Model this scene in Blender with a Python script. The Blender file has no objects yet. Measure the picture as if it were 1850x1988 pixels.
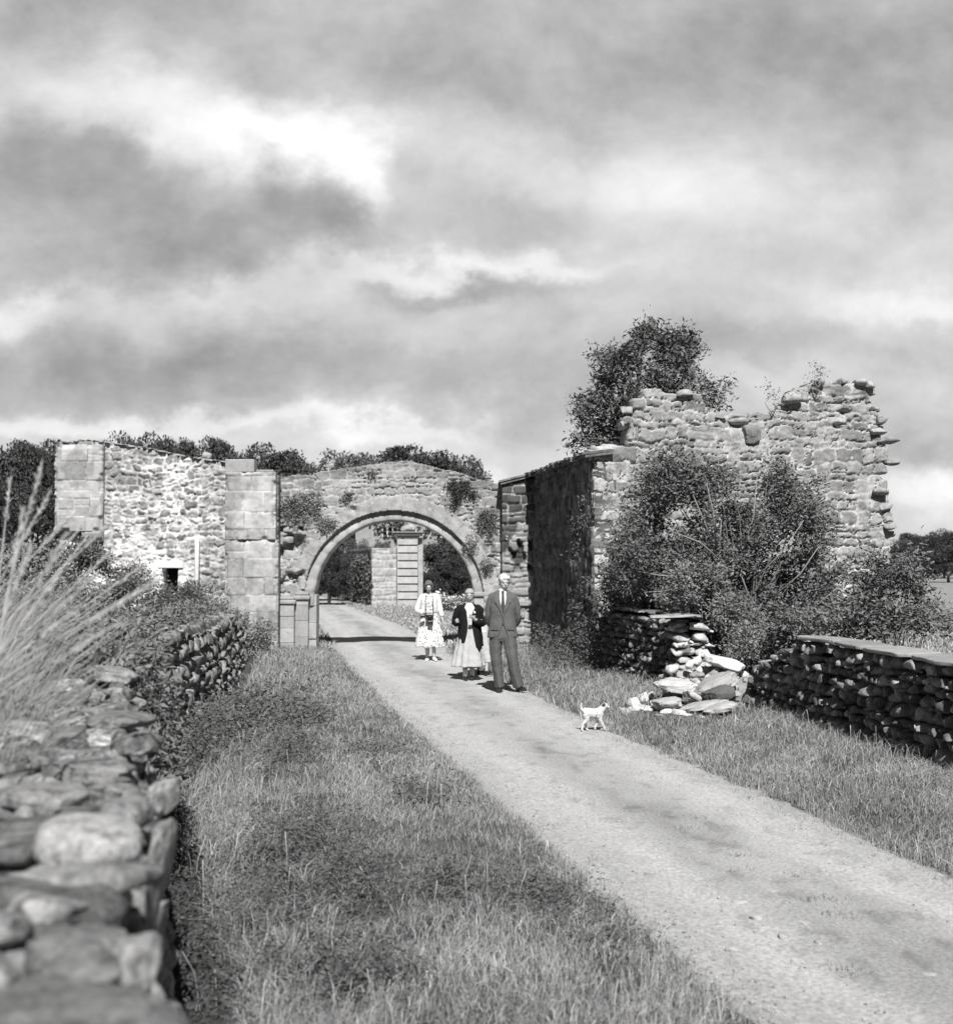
import bpy, bmesh, math, random
import numpy as np
from mathutils import Vector, Matrix

# ------------------------------------------------------------------ camera
scene = bpy.context.scene
FP, HZ, CAMZ = 2480.0, 94.0, 2.10          # focal length in 1850-wide pixels, horizon offset, eye height
PITCH = math.atan(HZ / FP)
cam = bpy.data.cameras.new('camera')
cam.sensor_fit = 'HORIZONTAL'; cam.sensor_width = 36.0
cam.lens = FP / 1850.0 * 36.0
cam.clip_start = 0.05; cam.clip_end = 3000
cam.dof.use_dof = True; cam.dof.focus_distance = 15.5; cam.dof.aperture_fstop = 2.9
cam_o = bpy.data.objects.new('camera', cam); scene.collection.objects.link(cam_o)
cam_o.location = (0, 0, CAMZ); cam_o.rotation_euler = (math.pi / 2 + PITCH, 0, 0)
scene.camera = cam_o

# ------------------------------------------------------------------ light
SUN_EL, SUN_AZ = math.radians(46), math.radians(6)
S = Vector((math.sin(SUN_AZ) * math.cos(SUN_EL), -math.cos(SUN_AZ) * math.cos(SUN_EL), math.sin(SUN_EL)))
sl = bpy.data.lights.new('sun', 'SUN'); sl.energy = 5.0; sl.angle = math.radians(0.5); sl.color = (1, 0.99, 0.98)
so = bpy.data.objects.new('sun', sl); scene.collection.objects.link(so)
so.rotation_euler = (-S).to_track_quat('-Z', 'Y').to_euler(); so.location = (10, -20, 30)
scene.view_settings.view_transform = 'Standard'; scene.view_settings.look = 'None'
scene.view_settings.exposure = 0.35; scene.view_settings.gamma = 1.0

world = bpy.data.worlds.new('World'); scene.world = world; world.use_nodes = True
def build_world():
    nt = world.node_tree; N = nt.nodes; L = nt.links
    N.clear()
    def m(op, a, b=None, c=None, clamp=False):
        n = N.new('ShaderNodeMath'); n.operation = op; n.use_clamp = clamp
        for i, v in enumerate((a, b, c)):
            if v is None: continue
            if isinstance(v, (int, float)): n.inputs[i].default_value = v
            else: L.new(v, n.inputs[i])
        return n.outputs[0]
    out = N.new('ShaderNodeOutputWorld'); bg = N.new('ShaderNodeBackground'); bg.inputs[1].default_value = 0.1
    L.new(bg.outputs[0], out.inputs[0])
    sky = N.new('ShaderNodeTexSky'); sky.sky_type = 'NISHITA'; sky.sun_disc = False
    sky.sun_elevation = SUN_EL; sky.sun_rotation = math.pi - SUN_AZ
    bw = N.new('ShaderNodeRGBToBW'); L.new(sky.outputs[0], bw.inputs[0])
    skyv = m('MINIMUM', m('MULTIPLY', bw.outputs[0], 0.16), 1.2)
    tc = N.new('ShaderNodeTexCoord'); sp = N.new('ShaderNodeSeparateXYZ'); L.new(tc.outputs['Generated'], sp.inputs[0])
    x, y, z = sp.outputs
    yc = m('MAXIMUM', y, 0.08)
    u = m('DIVIDE', x, yc); v = m('DIVIDE', z, yc)
    def noise(vec, scale, detail, rough, seed, dist=0.0):
        n = N.new('ShaderNodeTexNoise'); n.noise_dimensions = '4D'
        n.inputs['Scale'].default_value = scale; n.inputs['Detail'].default_value = detail
        n.inputs['Roughness'].default_value = rough; n.inputs['W'].default_value = seed
        n.inputs['Distortion'].default_value = dist
        L.new(vec, n.inputs['Vector']); return n.outputs[0]
    cb = N.new('ShaderNodeCombineXYZ'); L.new(u, cb.inputs[0]); L.new(m('MULTIPLY', v, 1.35), cb.inputs[1])
    uv = cb.outputs[0]
    n1 = m('SUBTRACT', noise(uv, 4.5, 7, 0.55, 1.3), 0.5); n2 = m('SUBTRACT', noise(uv, 4.5, 7, 0.55, 7.7), 0.5)
    n3 = m('SUBTRACT', noise(uv, 17, 6, 0.6, 4.4), 0.5); n4 = m('SUBTRACT', noise(uv, 17, 6, 0.6, 8.8), 0.5)
    uw = m('MULTIPLY_ADD', n3, 0.07, m('MULTIPLY_ADD', n1, 0.22, u)); vw = m('MULTIPLY_ADD', n4, 0.06, m('MULTIPLY_ADD', n2, 0.13, v))
    # (px, py, rx, ry, amount, hardness): clouds as soft lumps in direction space
    blobs = [(1150, 300, 700, 120, .07, 1), (900, 10, 1500, 130, -.16, 1), (1850, 0, 360, 250, -.16, 1), (1430, 180, 520, 120, -.13, 1.4), (900, 110, 500, 100, -.08, 1), (0, 0, 300, 90, -.08, 1),
             (150, 180, 260, 70, .16, 1.2), (330, 235, 190, 80, .22, 1.4), (570, 255, 150, 60, .30, 1.2), (640, 270, 70, 50, .16, 1.2), (680, 340, 42, 60, .34, 1.3), (430, 290, 200, 60, .18, 1.2),
             (130, 400, 270, 120, -.24, 1.2), (590, 385, 80, 70, -.30, 1.2), (450, 480, 230, 90, -.25, 1.2), (260, 545, 280, 50, -.14, 1.4), (40, 320, 120, 60, -.08, 1.6), (240, 330, 90, 40, -.12, 1.6),
             (20, 595, 150, 42, .32, 1.4), (780, 515, 250, 30, .34, 1.4), (590, 560, 90, 34, .26, 1.4), (900, 556, 150, 22, -.20, 1.2), (1060, 515, 80, 28, .14, 1.4), (450, 600, 120, 30, .10, 1.3),
             (830, 400, 140, 60, -.05, 1.3), (1060, 430, 80, 36, -.10, 1.2), (1270, 340, 190, 60, .14, 1.2), (1620, 400, 220, 70, .14, 1.2), (1800, 390, 90, 60, -.12, 1.2), (980, 270, 260, 50, .06, 1),
             (1150, 570, 220, 40, -.05, 1.4), (1380, 540, 320, 60, .10, 1), (1760, 600, 230, 46, .26, 1.2), (640, 610, 300, 26, .07, 1.4),
             (650, 735, 620, 46, -.20, 1.2), (300, 690, 340, 36, -.12, 1.4), (1450, 680, 420, 40, -.13, 1.2), (1650, 770, 260, 50, .04, 1.2), (1150, 640, 200, 40, -.06, 1),
             (200, 815, 420, 20, .30, 1.3), (690, 832, 210, 16, .28, 1.3), (420, 860, 500, 22, .10, 1.2), (1430, 745, 80, 34, .10, 1.6), (1050, 880, 260, 60, .12, 1),
             (1830, 945, 190, 40, .42, 1.4), (1820, 880, 170, 24, -.08, 1.4), (950, 925, 60, 30, .25, 1.5), (1820, 1010, 170, 30, .1, 1.4)]
    acc = None
    for (px, py, rx, ry, a, hd) in blobs:
        du = m('DIVIDE', m('SUBTRACT', uw, (px - 925) / FP), rx / FP)
        dv = m('DIVIDE', m('SUBTRACT', vw, (1088 - py) / FP), ry / FP)
        r2 = m('ADD', m('MULTIPLY', du, du), m('MULTIPLY', dv, dv))
        r2 = m('POWER', r2, hd)
        g = m('EXPONENT', m('MULTIPLY', r2, -0.8))
        a = a * (.8 if a < 0 else .85)
        acc = m('MULTIPLY', g, a) if acc is None else m('MULTIPLY_ADD', g, a, acc)
    f1 = m('SUBTRACT', noise(uv, 7, 9, 0.6, 3.1, .3), 0.5)
    cb2 = N.new('ShaderNodeCombineXYZ'); L.new(u, cb2.inputs[0]); L.new(m('MULTIPLY', v, 2.6), cb2.inputs[1])
    f2 = m('SUBTRACT', noise(cb2.outputs[0], 3.0, 6, 0.55, 9.4), 0.5)
    val = m('ADD', acc, 0.62)
    val = m('MULTIPLY_ADD', f1, 0.60, val); val = m('MULTIPLY_ADD', f2, 0.26, val)
    f3 = m('SUBTRACT', noise(uv, 26, 6, 0.6, 5.5, .2), 0.5); val = m('MULTIPLY_ADD', f3, 0.24, val)
    sm = N.new('ShaderNodeMath'); sm.operation = 'SMOOTH_MAX'; L.new(val, sm.inputs[0]); sm.inputs[1].default_value = .28; sm.inputs[2].default_value = .16
    val = m('MULTIPLY', m('MINIMUM', sm.outputs[0], 1.05), 0.80)
    # clouds stand over the north half of the sky, thinner overhead and behind
    mr = N.new('ShaderNodeMapRange'); mr.interpolation_type = 'SMOOTHSTEP'
    L.new(y, mr.inputs[0]); mr.inputs[1].default_value = 0.1; mr.inputs[2].default_value = 0.75
    mz = N.new('ShaderNodeMapRange'); mz.interpolation_type = 'SMOOTHSTEP'; L.new(z, mz.inputs[0]); mz.inputs[1].default_value = .64; mz.inputs[2].default_value = .44
    cov = m('MULTIPLY', mr.outputs[0], mz.outputs[0])
    mix = N.new('ShaderNodeMix'); mix.data_type = 'FLOAT'
    L.new(cov, mix.inputs[0]); L.new(skyv, mix.inputs[2]); L.new(m('MULTIPLY', val, 10.0), mix.inputs[3])
    L.new(mix.outputs[0], bg.inputs[0])
build_world()

# ------------------------------------------------------------------ helpers
random.seed(7); RS = np.random.RandomState(7)
COL = scene.collection
A32 = np.float32
ca, sa = math.cos(PITCH), math.sin(PITCH)
def at(px, py, Y):
    """photo pixel (1850 x 1988) seen at forward distance Y -> world point"""
    a, b = (px - 925) / FP, (994 - py) / FP
    d = np.array([a, ca - b * sa, sa + b * ca]); t = Y / d[1]
    return np.array([d[0] * t, Y, CAMZ + d[2] * t])
def gy(py): return CAMZ * FP / (py - 1088.0)
def hsh(a, b, c, s):
    a = np.asarray(a).astype(np.int64); b = np.asarray(b).astype(np.int64); c = np.asarray(c).astype(np.int64)
    n = (a * 374761393 + b * 668265263 + c * 1440662683 + s * 974634777) & 0xffffffff
    n = ((n ^ (n >> 13)) * 1274126177) & 0xffffffff
    n = ((n ^ (n >> 15)) * 2246822519) & 0xffffffff
    return ((n ^ (n >> 16)) & 0xffffff) / float(0xffffff)
def vn(x, y, z=0.0, s=0):
    x, y, z = np.broadcast_arrays(np.asarray(x, float), np.asarray(y, float), np.asarray(z, float))
    ix, iy, iz = np.floor(x), np.floor(y), np.floor(z)
    fx, fy, fz = x - ix, y - iy, z - iz
    fx = fx * fx * (3 - 2 * fx); fy = fy * fy * (3 - 2 * fy); fz = fz * fz * (3 - 2 * fz)
    r = 0
    for i in (0, 1):
        for j in (0, 1):
            for k in (0, 1):
                r = r + hsh(ix + i, iy + j, iz + k, s) * (fx if i else 1 - fx) * (fy if j else 1 - fy) * (fz if k else 1 - fz)
    return r
def fbm(x, y, z=0.0, s=0, o=4):
    r, a, t = 0, .5, 0
    for i in range(o):
        r = r + a * vn(np.asarray(x) * 2 ** i, np.asarray(y) * 2 ** i, np.asarray(z) * 2 ** i, s + i); t += a; a *= .5
    return r / t
def sstep(a, b, x):
    t = np.clip((np.asarray(x, float) - a) / (b - a), 0, 1); return t * t * (3 - 2 * t)

def tag(o, label=None, cat=None, group=None, kind=None):
    if label: o['label'] = label
    if cat: o['category'] = cat
    if group: o['group'] = group
    if kind: o['kind'] = kind
    return o
def empty(name, loc=(0, 0, 0), rz=0.0, label=None, cat=None, group=None):
    o = bpy.data.objects.new(name, None); o.empty_display_size = .2; COL.objects.link(o)
    o.location = [float(q) for q in loc]; o.rotation_euler = (0, 0, rz)
    return tag(o, label, cat, group)
def mesh(name, V, F4=None, F3=None, mat=None, parent=None, tone=None, smooth=True, loc=None):
    """one mesh object from numpy arrays (quads F4, triangles F3)"""
    me = bpy.data.meshes.new(name)
    V = np.asarray(V, A32).reshape(-1, 3)
    F4 = np.zeros((0, 4), np.int32) if F4 is None else np.asarray(F4, np.int32).reshape(-1, 4)
    F3 = np.zeros((0, 3), np.int32) if F3 is None else np.asarray(F3, np.int32).reshape(-1, 3)
    me.vertices.add(len(V)); me.vertices.foreach_set('co', V.ravel())
    nl = F4.size + F3.size
    me.loops.add(nl); me.loops.foreach_set('vertex_index', np.concatenate([F4.ravel(), F3.ravel()]))
    me.polygons.add(len(F4) + len(F3))
    st = np.concatenate([np.arange(len(F4)) * 4, F4.size + np.arange(len(F3)) * 3]).astype(np.int32)
    me.polygons.foreach_set('loop_start', st)
    me.update(calc_edges=True); me.validate()
    me.polygons.foreach_set('use_smooth', np.full(len(me.polygons), smooth))
    if tone is not None and len(me.vertices) == len(V):
        at_ = me.attributes.new('tone', 'FLOAT', 'POINT'); at_.data.foreach_set('value', np.asarray(tone, A32).ravel())
    if mat: me.materials.append(mat)
    o = bpy.data.objects.new(name, me); COL.objects.link(o)
    if loc is not None: o.location = [float(q) for q in loc]
    if parent: o.parent = parent
    return o
def local_to(o, origin):
    """move the object's origin to `origin`, leaving it where it stands"""
    n = len(o.data.vertices); c = np.empty(n * 3, A32); o.data.vertices.foreach_get('co', c)
    c = c.reshape(-1, 3) - np.asarray(origin, A32); o.data.vertices.foreach_set('co', c.ravel()); o.data.update()
    o.location = [float(q) for q in origin]
    return o
class MB:
    """collects shapes into one mesh"""
    def __init__(s): s.V = []; s.Q = []; s.T = []; s.tn = []; s.n = 0
    def add(s, V, Q=None, T=None, tone=.3):
        V = np.asarray(V, float).reshape(-1, 3)
        if Q is not None and len(Q): s.Q.append(np.asarray(Q, np.int64).reshape(-1, 4) + s.n)
        if T is not None and len(T): s.T.append(np.asarray(T, np.int64).reshape(-1, 3) + s.n)
        s.V.append(V); s.tn.append(np.broadcast_to(np.asarray(tone, float), (len(V),))); s.n += len(V); return s
    def build(s, name, mat, parent=None, smooth=True, off=None):
        V = np.concatenate(s.V)
        if off is not None: V = V - np.asarray(off)
        return mesh(name, V, np.concatenate(s.Q) if s.Q else None, np.concatenate(s.T) if s.T else None, mat, parent,
                    np.concatenate(s.tn), smooth)
    def box(s, a, b, tone=.3, rz=0, piv=None):
        x0, y0, z0 = a; x1, y1, z1 = b
        V = np.array([[x0, y0, z0], [x1, y0, z0], [x1, y1, z0], [x0, y1, z0], [x0, y0, z1], [x1, y0, z1], [x1, y1, z1], [x0, y1, z1]], float)
        if rz:
            p = np.array(piv if piv is not None else [(x0 + x1) / 2, (y0 + y1) / 2]); c, n = math.cos(rz), math.sin(rz)
            q = V[:, :2] - p; V[:, 0] = p[0] + q[:, 0] * c - q[:, 1] * n; V[:, 1] = p[1] + q[:, 0] * n + q[:, 1] * c
        return s.add(V, [[0, 3, 2, 1], [4, 5, 6, 7], [0, 1, 5, 4], [1, 2, 6, 5], [2, 3, 7, 6], [3, 0, 4, 7]], tone=tone)
    def tube(s, pts, rad, seg=8, tone=.3, cap=True, ref=None):
        P = [np.asarray(p, float) for p in pts]; n = len(P)
        rad = [r if isinstance(r, (tuple, list)) else (r, r) for r in (rad if isinstance(rad, (list, tuple)) and not np.isscalar(rad) and len(rad) == n else [rad] * n)]
        V = []; u = None
        for i in range(n):
            d = P[min(i + 1, n - 1)] - P[max(i - 1, 0)]; d = d / (np.linalg.norm(d) + 1e-9)
            if u is None:
                r0 = np.array(ref if ref is not None else ((1, 0, 0) if abs(d[0]) < .8 else (0, 1, 0)), float)
            else: r0 = u
            u = r0 - d * r0.dot(d); u /= np.linalg.norm(u) + 1e-9; w = np.cross(d, u)
            a = np.arange(seg) * 2 * math.pi / seg
            V.append(P[i] + np.outer(np.cos(a), u) * rad[i][0] + np.outer(np.sin(a), w) * rad[i][1])
        V = np.concatenate(V)
        Q = [[i * seg + k, i * seg + (k + 1) % seg, (i + 1) * seg + (k + 1) % seg, (i + 1) * seg + k] for i in range(n - 1) for k in range(seg)]
        T = []
        if cap:
            V = np.concatenate([V, [P[0], P[-1]]]); a, b = n * seg, n * seg + 1
            for k in range(seg):
                T.append([a, (k + 1) % seg, k]); T.append([b, (n - 1) * seg + k, (n - 1) * seg + (k + 1) % seg])
        return s.add(V, Q, T, tone)
    def ell(s, c, r, rot=None, tone=.3, n=10):
        V = SPH[0] * np.asarray(r if not np.isscalar(r) else (r, r, r))
        if rot is not None: V = V @ np.array(Matrix.Rotation(rot[0], 3, 'X') @ Matrix.Rotation(0, 3, 'X')).T if len(rot) == 1 else V @ np.array((Matrix.Rotation(rot[2], 3, 'Z') @ Matrix.Rotation(rot[1], 3, 'Y') @ Matrix.Rotation(rot[0], 3, 'X'))).T
        return s.add(V + np.asarray(c), SPH[1], tone=tone)
def cubesphere(cuts):
    bm = bmesh.new(); bmesh.ops.create_cube(bm, size=2)
    bmesh.ops.subdivide_edges(bm, edges=bm.edges[:], cuts=cuts, use_grid_fill=True)
    V = np.array([v.co[:] for v in bm.verts]); F = np.array([[v.index for v in f.verts] for f in bm.faces]); bm.free()
    return V / np.linalg.norm(V, axis=1)[:, None], F
SPH = cubesphere(6); ROCKB = cubesphere(6); ROCKH = cubesphere(16); ROCKL = cubesphere(1)
def rock_template(seed, base, hi=False, p=.5, cuts=16):
    r = np.random.RandomState(seed); V = base[0].copy()
    V = np.sign(V) * np.abs(V) ** p; V /= np.abs(V).max()
    for k in range(cuts):
        d = r.normal(size=3); d /= np.linalg.norm(d); o = (.76 if hi else .62) + (.24 if hi else .38) * r.rand()
        e = np.maximum(0, V @ d - o); V = V - np.outer(e, d)
    f = 1 + .16 * (fbm(V[:, 0] * 2 + 9 + seed, V[:, 1] * 2 + 5, V[:, 2] * 2, seed, 5 if hi else 3) - .5) * 2
    f = f * (1 + (.09 if hi else .03) * (fbm(V[:, 0] * 7 + 3, V[:, 1] * 7, V[:, 2] * 7, seed + 7, 3) - .5) * 2)
    V = V * f[:, None]
    return V / np.abs(V).max(axis=0)
RT = [rock_template(i + 3, ROCKB, p=.42 if i % 2 else .6) for i in range(36)]
RTH = [rock_template(i + 50, ROCKH, True, .62, 8) for i in range(8)]
RTL = [rock_template(i + 80, ROCKL, cuts=4) for i in range(8)]
def rotm(rx, ry, rz): return np.array(Matrix.Rotation(rz, 3, 'Z') @ Matrix.Rotation(ry, 3, 'Y') @ Matrix.Rotation(rx, 3, 'X'))
def rock(mb, c, size, rot=(0, 0, 0), tone=.3, hi=False, k=None, lo=False):
    T = RTL if lo else (RTH if hi else RT); k = random.randrange(len(T)) if k is None else k % len(T)
    V = (T[k] * np.asarray(size)) @ rotm(*rot).T + np.asarray(c)
    mb.add(V, (ROCKL if lo else (ROCKH if hi else ROCKB))[1], tone=tone)

# ------------------------------------------------------------------ materials (all grey: a black-and-white world)
def mat(name, base=.3, rough=.9, sc=8.0, amt=.35, bump=.3, bsc=30.0, attr=True, spots=None, spec=.2, coord='Object', dark=None, bd=.02):
    m_ = bpy.data.materials.new(name); m_.use_nodes = True; nt = m_.node_tree; N = nt.nodes; L = nt.links
    bs = N['Principled BSDF']; bs.inputs['Roughness'].default_value = rough; bs.inputs['Specular IOR Level'].default_value = spec
    tc = N.new('ShaderNodeTexCoord')
    def math_(op, a, b, clamp=False):
        n = N.new('ShaderNodeMath'); n.operation = op; n.use_clamp = clamp
        for i, v in enumerate((a, b)):
            if isinstance(v, (int, float)): n.inputs[i].default_value = v
            else: L.new(v, n.inputs[i])
        return n.outputs[0]
    def nz(scale, det=5, rough_=.6):
        n = N.new('ShaderNodeTexNoise'); n.inputs['Scale'].default_value = scale; n.inputs['Detail'].default_value = det
        n.inputs['Roughness'].default_value = rough_; L.new(tc.outputs[coord], n.inputs['Vector']); return n.outputs[0]
    if attr:
        a = N.new('ShaderNodeAttribute'); a.attribute_name = 'tone'; v = a.outputs['Fac']
        if base != .3: v = math_('MULTIPLY', v, base / .3)
    else: v = base
    k = math_('MULTIPLY', math_('SUBTRACT', nz(sc), .5), 2 * amt * 2.0)
    if bump and name not in ('road_grit',): k = math_('ADD', k, math_('MULTIPLY', math_('SUBTRACT', nz(sc * 6, 3, .7), .5), 2 * amt * 1.3))
    k = math_('ADD', k, 1.0)
    v = math_('MULTIPLY', v, k)
    if dark:      # dark weather staining / moss with a shape of its own
        d = N.new('ShaderNodeMapRange'); L.new(nz(dark[0], 6, .65), d.inputs[0]); d.inputs[1].default_value = dark[1]; d.inputs[2].default_value = dark[1] + .08
        d.inputs[3].default_value = 1; d.inputs[4].default_value = dark[2]; v = math_('MULTIPLY', v, d.outputs[0])
    if spots:     # pale lichen discs
        vo = N.new('ShaderNodeTexVoronoi'); vo.inputs['Scale'].default_value = spots[0]; 
        wn = N.new('ShaderNodeTexNoise'); wn.inputs['Scale'].default_value = spots[0] * 3; L.new(tc.outputs[coord], wn.inputs['Vector'])
        mx = N.new('ShaderNodeVectorMath'); mx.operation = 'MULTIPLY_ADD'; L.new(wn.outputs[1], mx.inputs[0]); mx.inputs[1].default_value = (.25 / spots[0],) * 3; L.new(tc.outputs[coord], mx.inputs[2])
        L.new(mx.outputs[0], vo.inputs['Vector'])
        sp_ = N.new('ShaderNodeSeparateXYZ'); L.new(vo.outputs['Color'], sp_.inputs[0])
        th = math_('MULTIPLY', math_('SUBTRACT', sp_.outputs[0], spots[1]), spots[2])
        mk = N.new('ShaderNodeMapRange'); L.new(math_('SUBTRACT', th, vo.outputs['Distance']), mk.inputs[0]); mk.inputs[1].default_value = 0; mk.inputs[2].default_value = .06
        mi = N.new('ShaderNodeMix'); mi.data_type = 'FLOAT'; L.new(mk.outputs[0], mi.inputs[0]); L.new(v, mi.inputs[2]) if not isinstance(v, float) else None; mi.inputs[3].default_value = spots[3]
        v = mi.outputs[0]
    v = math_('MINIMUM', math_('MAXIMUM', v, .008), .88)
    L.new(v, bs.inputs['Base Color'])
    if bump:
        b = N.new('ShaderNodeBump'); b.inputs['Strength'].default_value = bump; b.inputs['Distance'].default_value = bd
        L.new(nz(bsc, 6, .65), b.inputs['Height']); L.new(b.outputs[0], bs.inputs['Normal'])
    return m_
M = {}
M['masonry'] = mat('weathered_masonry', .3, .95, 5, .38, .55, 22, dark=(3.2, .62, .55), spots=(9, .80, 1.6, .5))
M['ashlar'] = mat('dressed_sandstone', .3, .95, 3, .22, .35, 30, dark=(4, .66, .7))
M['lime'] = mat('limewashed_rubble', .3, .95, 6, .28, .5, 25, dark=(3, .68, .6))
M['dark_masonry'] = mat('shade_toned_masonry', .21, .95, 4, .5, .6, 20, dark=(2.2, .55, .5))  # darker masonry for shaded faces, shade put into the base colour
M['drystone'] = mat('dry_stone', .3, .95, 7, .55, .6, 26, dark=(5, .6, .5), spots=(7, .82, 1.8, .42))
M['near_stone'] = mat('lichen_stone', .26, .95, 11, .6, .8, 34, dark=(8, .55, .4), spots=(16, .84, 1.6, .50))
M['slab'] = mat('flat_slab', .3, .9, 4, .25, .3, 25)
M['rubble'] = mat('fresh_rubble', .3, .95, 8, .22, .4, 24)
M['roof'] = mat('stone_slates', .16, .9, 6, .3, .4, 20, attr=False)
M['leaf'] = mat('leaf', .3, .75, 3, .2, 0, attr=True, spec=.3)
M['grass'] = mat('grass_blade', .3, .8, 2, .15, 0, attr=True, spec=.25)
M['bark'] = mat('bark', .16, .95, 14, .4, .5, 40, attr=False)
M['twig'] = mat('pale_twig', .3, .9, 14, .2, 0, attr=False)
M['ground'] = mat('turf_soil', .3, 1, 2.5, .4, .8, 30, attr=True, coord='Object')
M['road'] = mat('road_grit', .3, .95, 38, .42, .8, 70, attr=True, bd=.012, spots=(55, .90, 1.2, .50))
M['black'] = mat('unlit_black', .012, 1, 3, 0, 0, attr=False)  # near-black colour standing in for an unlit interior
M['whitepaint'] = mat('white_paint', .75, .6, 5, .1, 0, attr=False)
M['iron'] = mat('iron', .08, .6, 9, .2, 0, attr=False)
M['glass'] = mat('window_glass', .02, .1, 3, 0, 0, attr=False, spec=.5)
M['render_wall'] = mat('house_wall', .3, .9, 3, .2, .2, 20, attr=False)

# ------------------------------------------------------------------ terrain functions
WL = np.array([(-8, 1.75), (0, .0), (1.93, -.44), (3.76, -.89), (6.2, -1.53), (10.1, -2.70), (13.1, -3.12), (18.9, -3.72), (28.3, -5.05)])
def wt(y): return np.interp(y, [0, 12, 18, 28], [1.40, 1.38, 1.24, 1.04])      # height of that wall
def wx(y): return np.interp(y, WL[:, 0], WL[:, 1])
RL = np.array([(-8, 4.3), (5.79, 1.27), (7.42, .91), (8.8, .62), (11.8, .02), (15.2, -.68), (19, -1.4), (23.5, -2.2), (29, -3.2), (34, -3.95), (48, -6.3), (67, -9), (95, -16)])
RR = np.array([(-8, 6.9), (5.79, 3.75), (8.51, 3.17), (11, 2.72), (15.8, 1.65), (20.5, .84), (24.6, .1), (28.6, -.5), (32, -.95), (41, -2.3), (56, -5.3), (70, -8.0), (95, -14)])
def rl(y): return np.interp(y, RL[:, 0], RL[:, 1])
def rr(y): return np.interp(y, RR[:, 0], RR[:, 1])
def gz(x, y):
    x = np.asarray(x, float); y = np.asarray(y, float)
    b = sstep(.15, .45, wx(y) - x) * 0.95 * (1 - sstep(28.2, 29.2, y)) * (1 - .0 * x)
    v = .05 * (fbm(x * .9, y * .9, 0, 11, 3) - .5)
    d = np.maximum(rl(y) - x, x - rr(y))                 # distance outside the road
    v = v * sstep(0, .8, d) + .07 * sstep(0, .7, d) * (y < 60)
    far = 1.2 * sstep(60, 120, y) * sstep(4, -4, x) * 0
    return b + v + far

def build_ground():
    xs = np.concatenate([-np.geomspace(400, 13, 30), np.arange(-12.5, 9, .12), np.geomspace(9.2, 400, 34)])
    ys = np.concatenate([[-60, -30, -15, -8, -4], np.arange(-2, 32, .12), np.geomspace(32.2, 900, 60)])
    X, Y = np.meshgrid(xs, ys); Z = gz(X, Y)
    n, m_ = X.shape; V = np.stack([X, Y, Z], -1).reshape(-1, 3)
    i = np.arange(n * m_).reshape(n, m_)
    Q = np.stack([i[:-1, :-1], i[:-1, 1:], i[1:, 1:], i[1:, :-1]], -1).reshape(-1, 4)
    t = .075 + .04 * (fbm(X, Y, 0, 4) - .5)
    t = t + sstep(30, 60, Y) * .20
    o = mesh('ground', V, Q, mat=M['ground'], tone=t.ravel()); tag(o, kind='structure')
    # road: its own sheet laid just above the ground
    ss = np.concatenate([np.arange(-4, 34, .07), np.arange(34, 95, .5)]); cs = np.linspace(0, 1, 52)
    Yr, C = np.meshgrid(ss, cs, indexing='ij')
    el = rl(Yr) + .24 * (fbm(Yr * 2.2, 0, 0, 21) - .5) - .02; er = rr(Yr) + .24 * (fbm(Yr * 2.2, 5, 0, 23) - .5) + .04
    Xr = el + (er - el) * C
    c = 2 * C - 1
    Zr = np.maximum(gz(Xr, Yr), 0) * (np.abs(c) < .9) + .006 + .02 * (1 - c * c) - .03 * np.exp(-((np.abs(c) - .52) / .16) ** 2) * .5 + .010 * (fbm(Xr * 5, Yr * 5, 0, 31) - .5)
    Zr = np.where(np.abs(c) > .93, gz(Xr, Yr) + .001, Zr)
    mid = np.exp(-((c + .02) / .30) ** 2); trk = np.exp(-((np.abs(c) - .5) / .2) ** 2)
    pat = fbm(c * 3.5, Yr * .8, 0, 33, 5)
    strk = fbm(c * 7 + .3 * fbm(Yr * .5, 0, 0, 36), Yr * .45, 0, 34, 5)
    t = .415 + .06 * trk - .09 * mid * sstep(.40, .62, pat) + .09 * (strk - .5) + .07 * (fbm(Xr * 6, Yr * 4, 0, 35, 5) - .5) - .06 * sstep(.85, 1, np.abs(c)) - .03 * sstep(9, 5, Yr)
    t = t - .09 * sstep(.62, .72, fbm(Xr * 7, Yr * 5, 0, 37, 5)) * (np.abs(c) < .7)
    n, m_ = Xr.shape; i = np.arange(n * m_).reshape(n, m_)
    Q = np.stack([i[:-1, :-1], i[:-1, 1:], i[1:, 1:], i[1:, :-1]], -1).reshape(-1, 4)
    o = mesh('road', np.stack([Xr, Yr, Zr], -1).reshape(-1, 3), Q, mat=M['road'], tone=t.ravel()); tag(o, kind='structure')
    mb = MB()
    for k in range(3000):
        y = 5 + 18 * random.random() ** 1.6; cc = random.random() if k % 2 else .5 + random.gauss(0, .1) if k % 4 else abs(random.gauss(0, .05))
        x = rl(y) + (rr(y) - rl(y)) * cc; r = random.uniform(.002, .007) * (1.6 if random.random() < .05 else 1)
        rock(mb, (x, y, .018 + r * .2), (r * 1.3, r, r * .55), (0, 0, random.random() * 6), random.uniform(.22, .55), lo=True)
    for (px, py, w) in [(1435, 1748, .11), (1470, 1780, .07), (1560, 1790, .10), (1500, 1730, .08), (1590, 1830, .06), (1800, 1890, .09), (1420, 1840, .08), (1520, 1815, .07)]:
        p = at(px, py, gy(py)); rock(mb, (p[0], p[1], .015), (w * .55, w * .5, .018), (0, 0, random.random() * 3), .40)
    o = mb.build('loose_gravel', M['rubble']); tag(o, 'loose pale grit and pebbles scattered over the road', 'gravel', kind='stuff')
build_ground()

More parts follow.
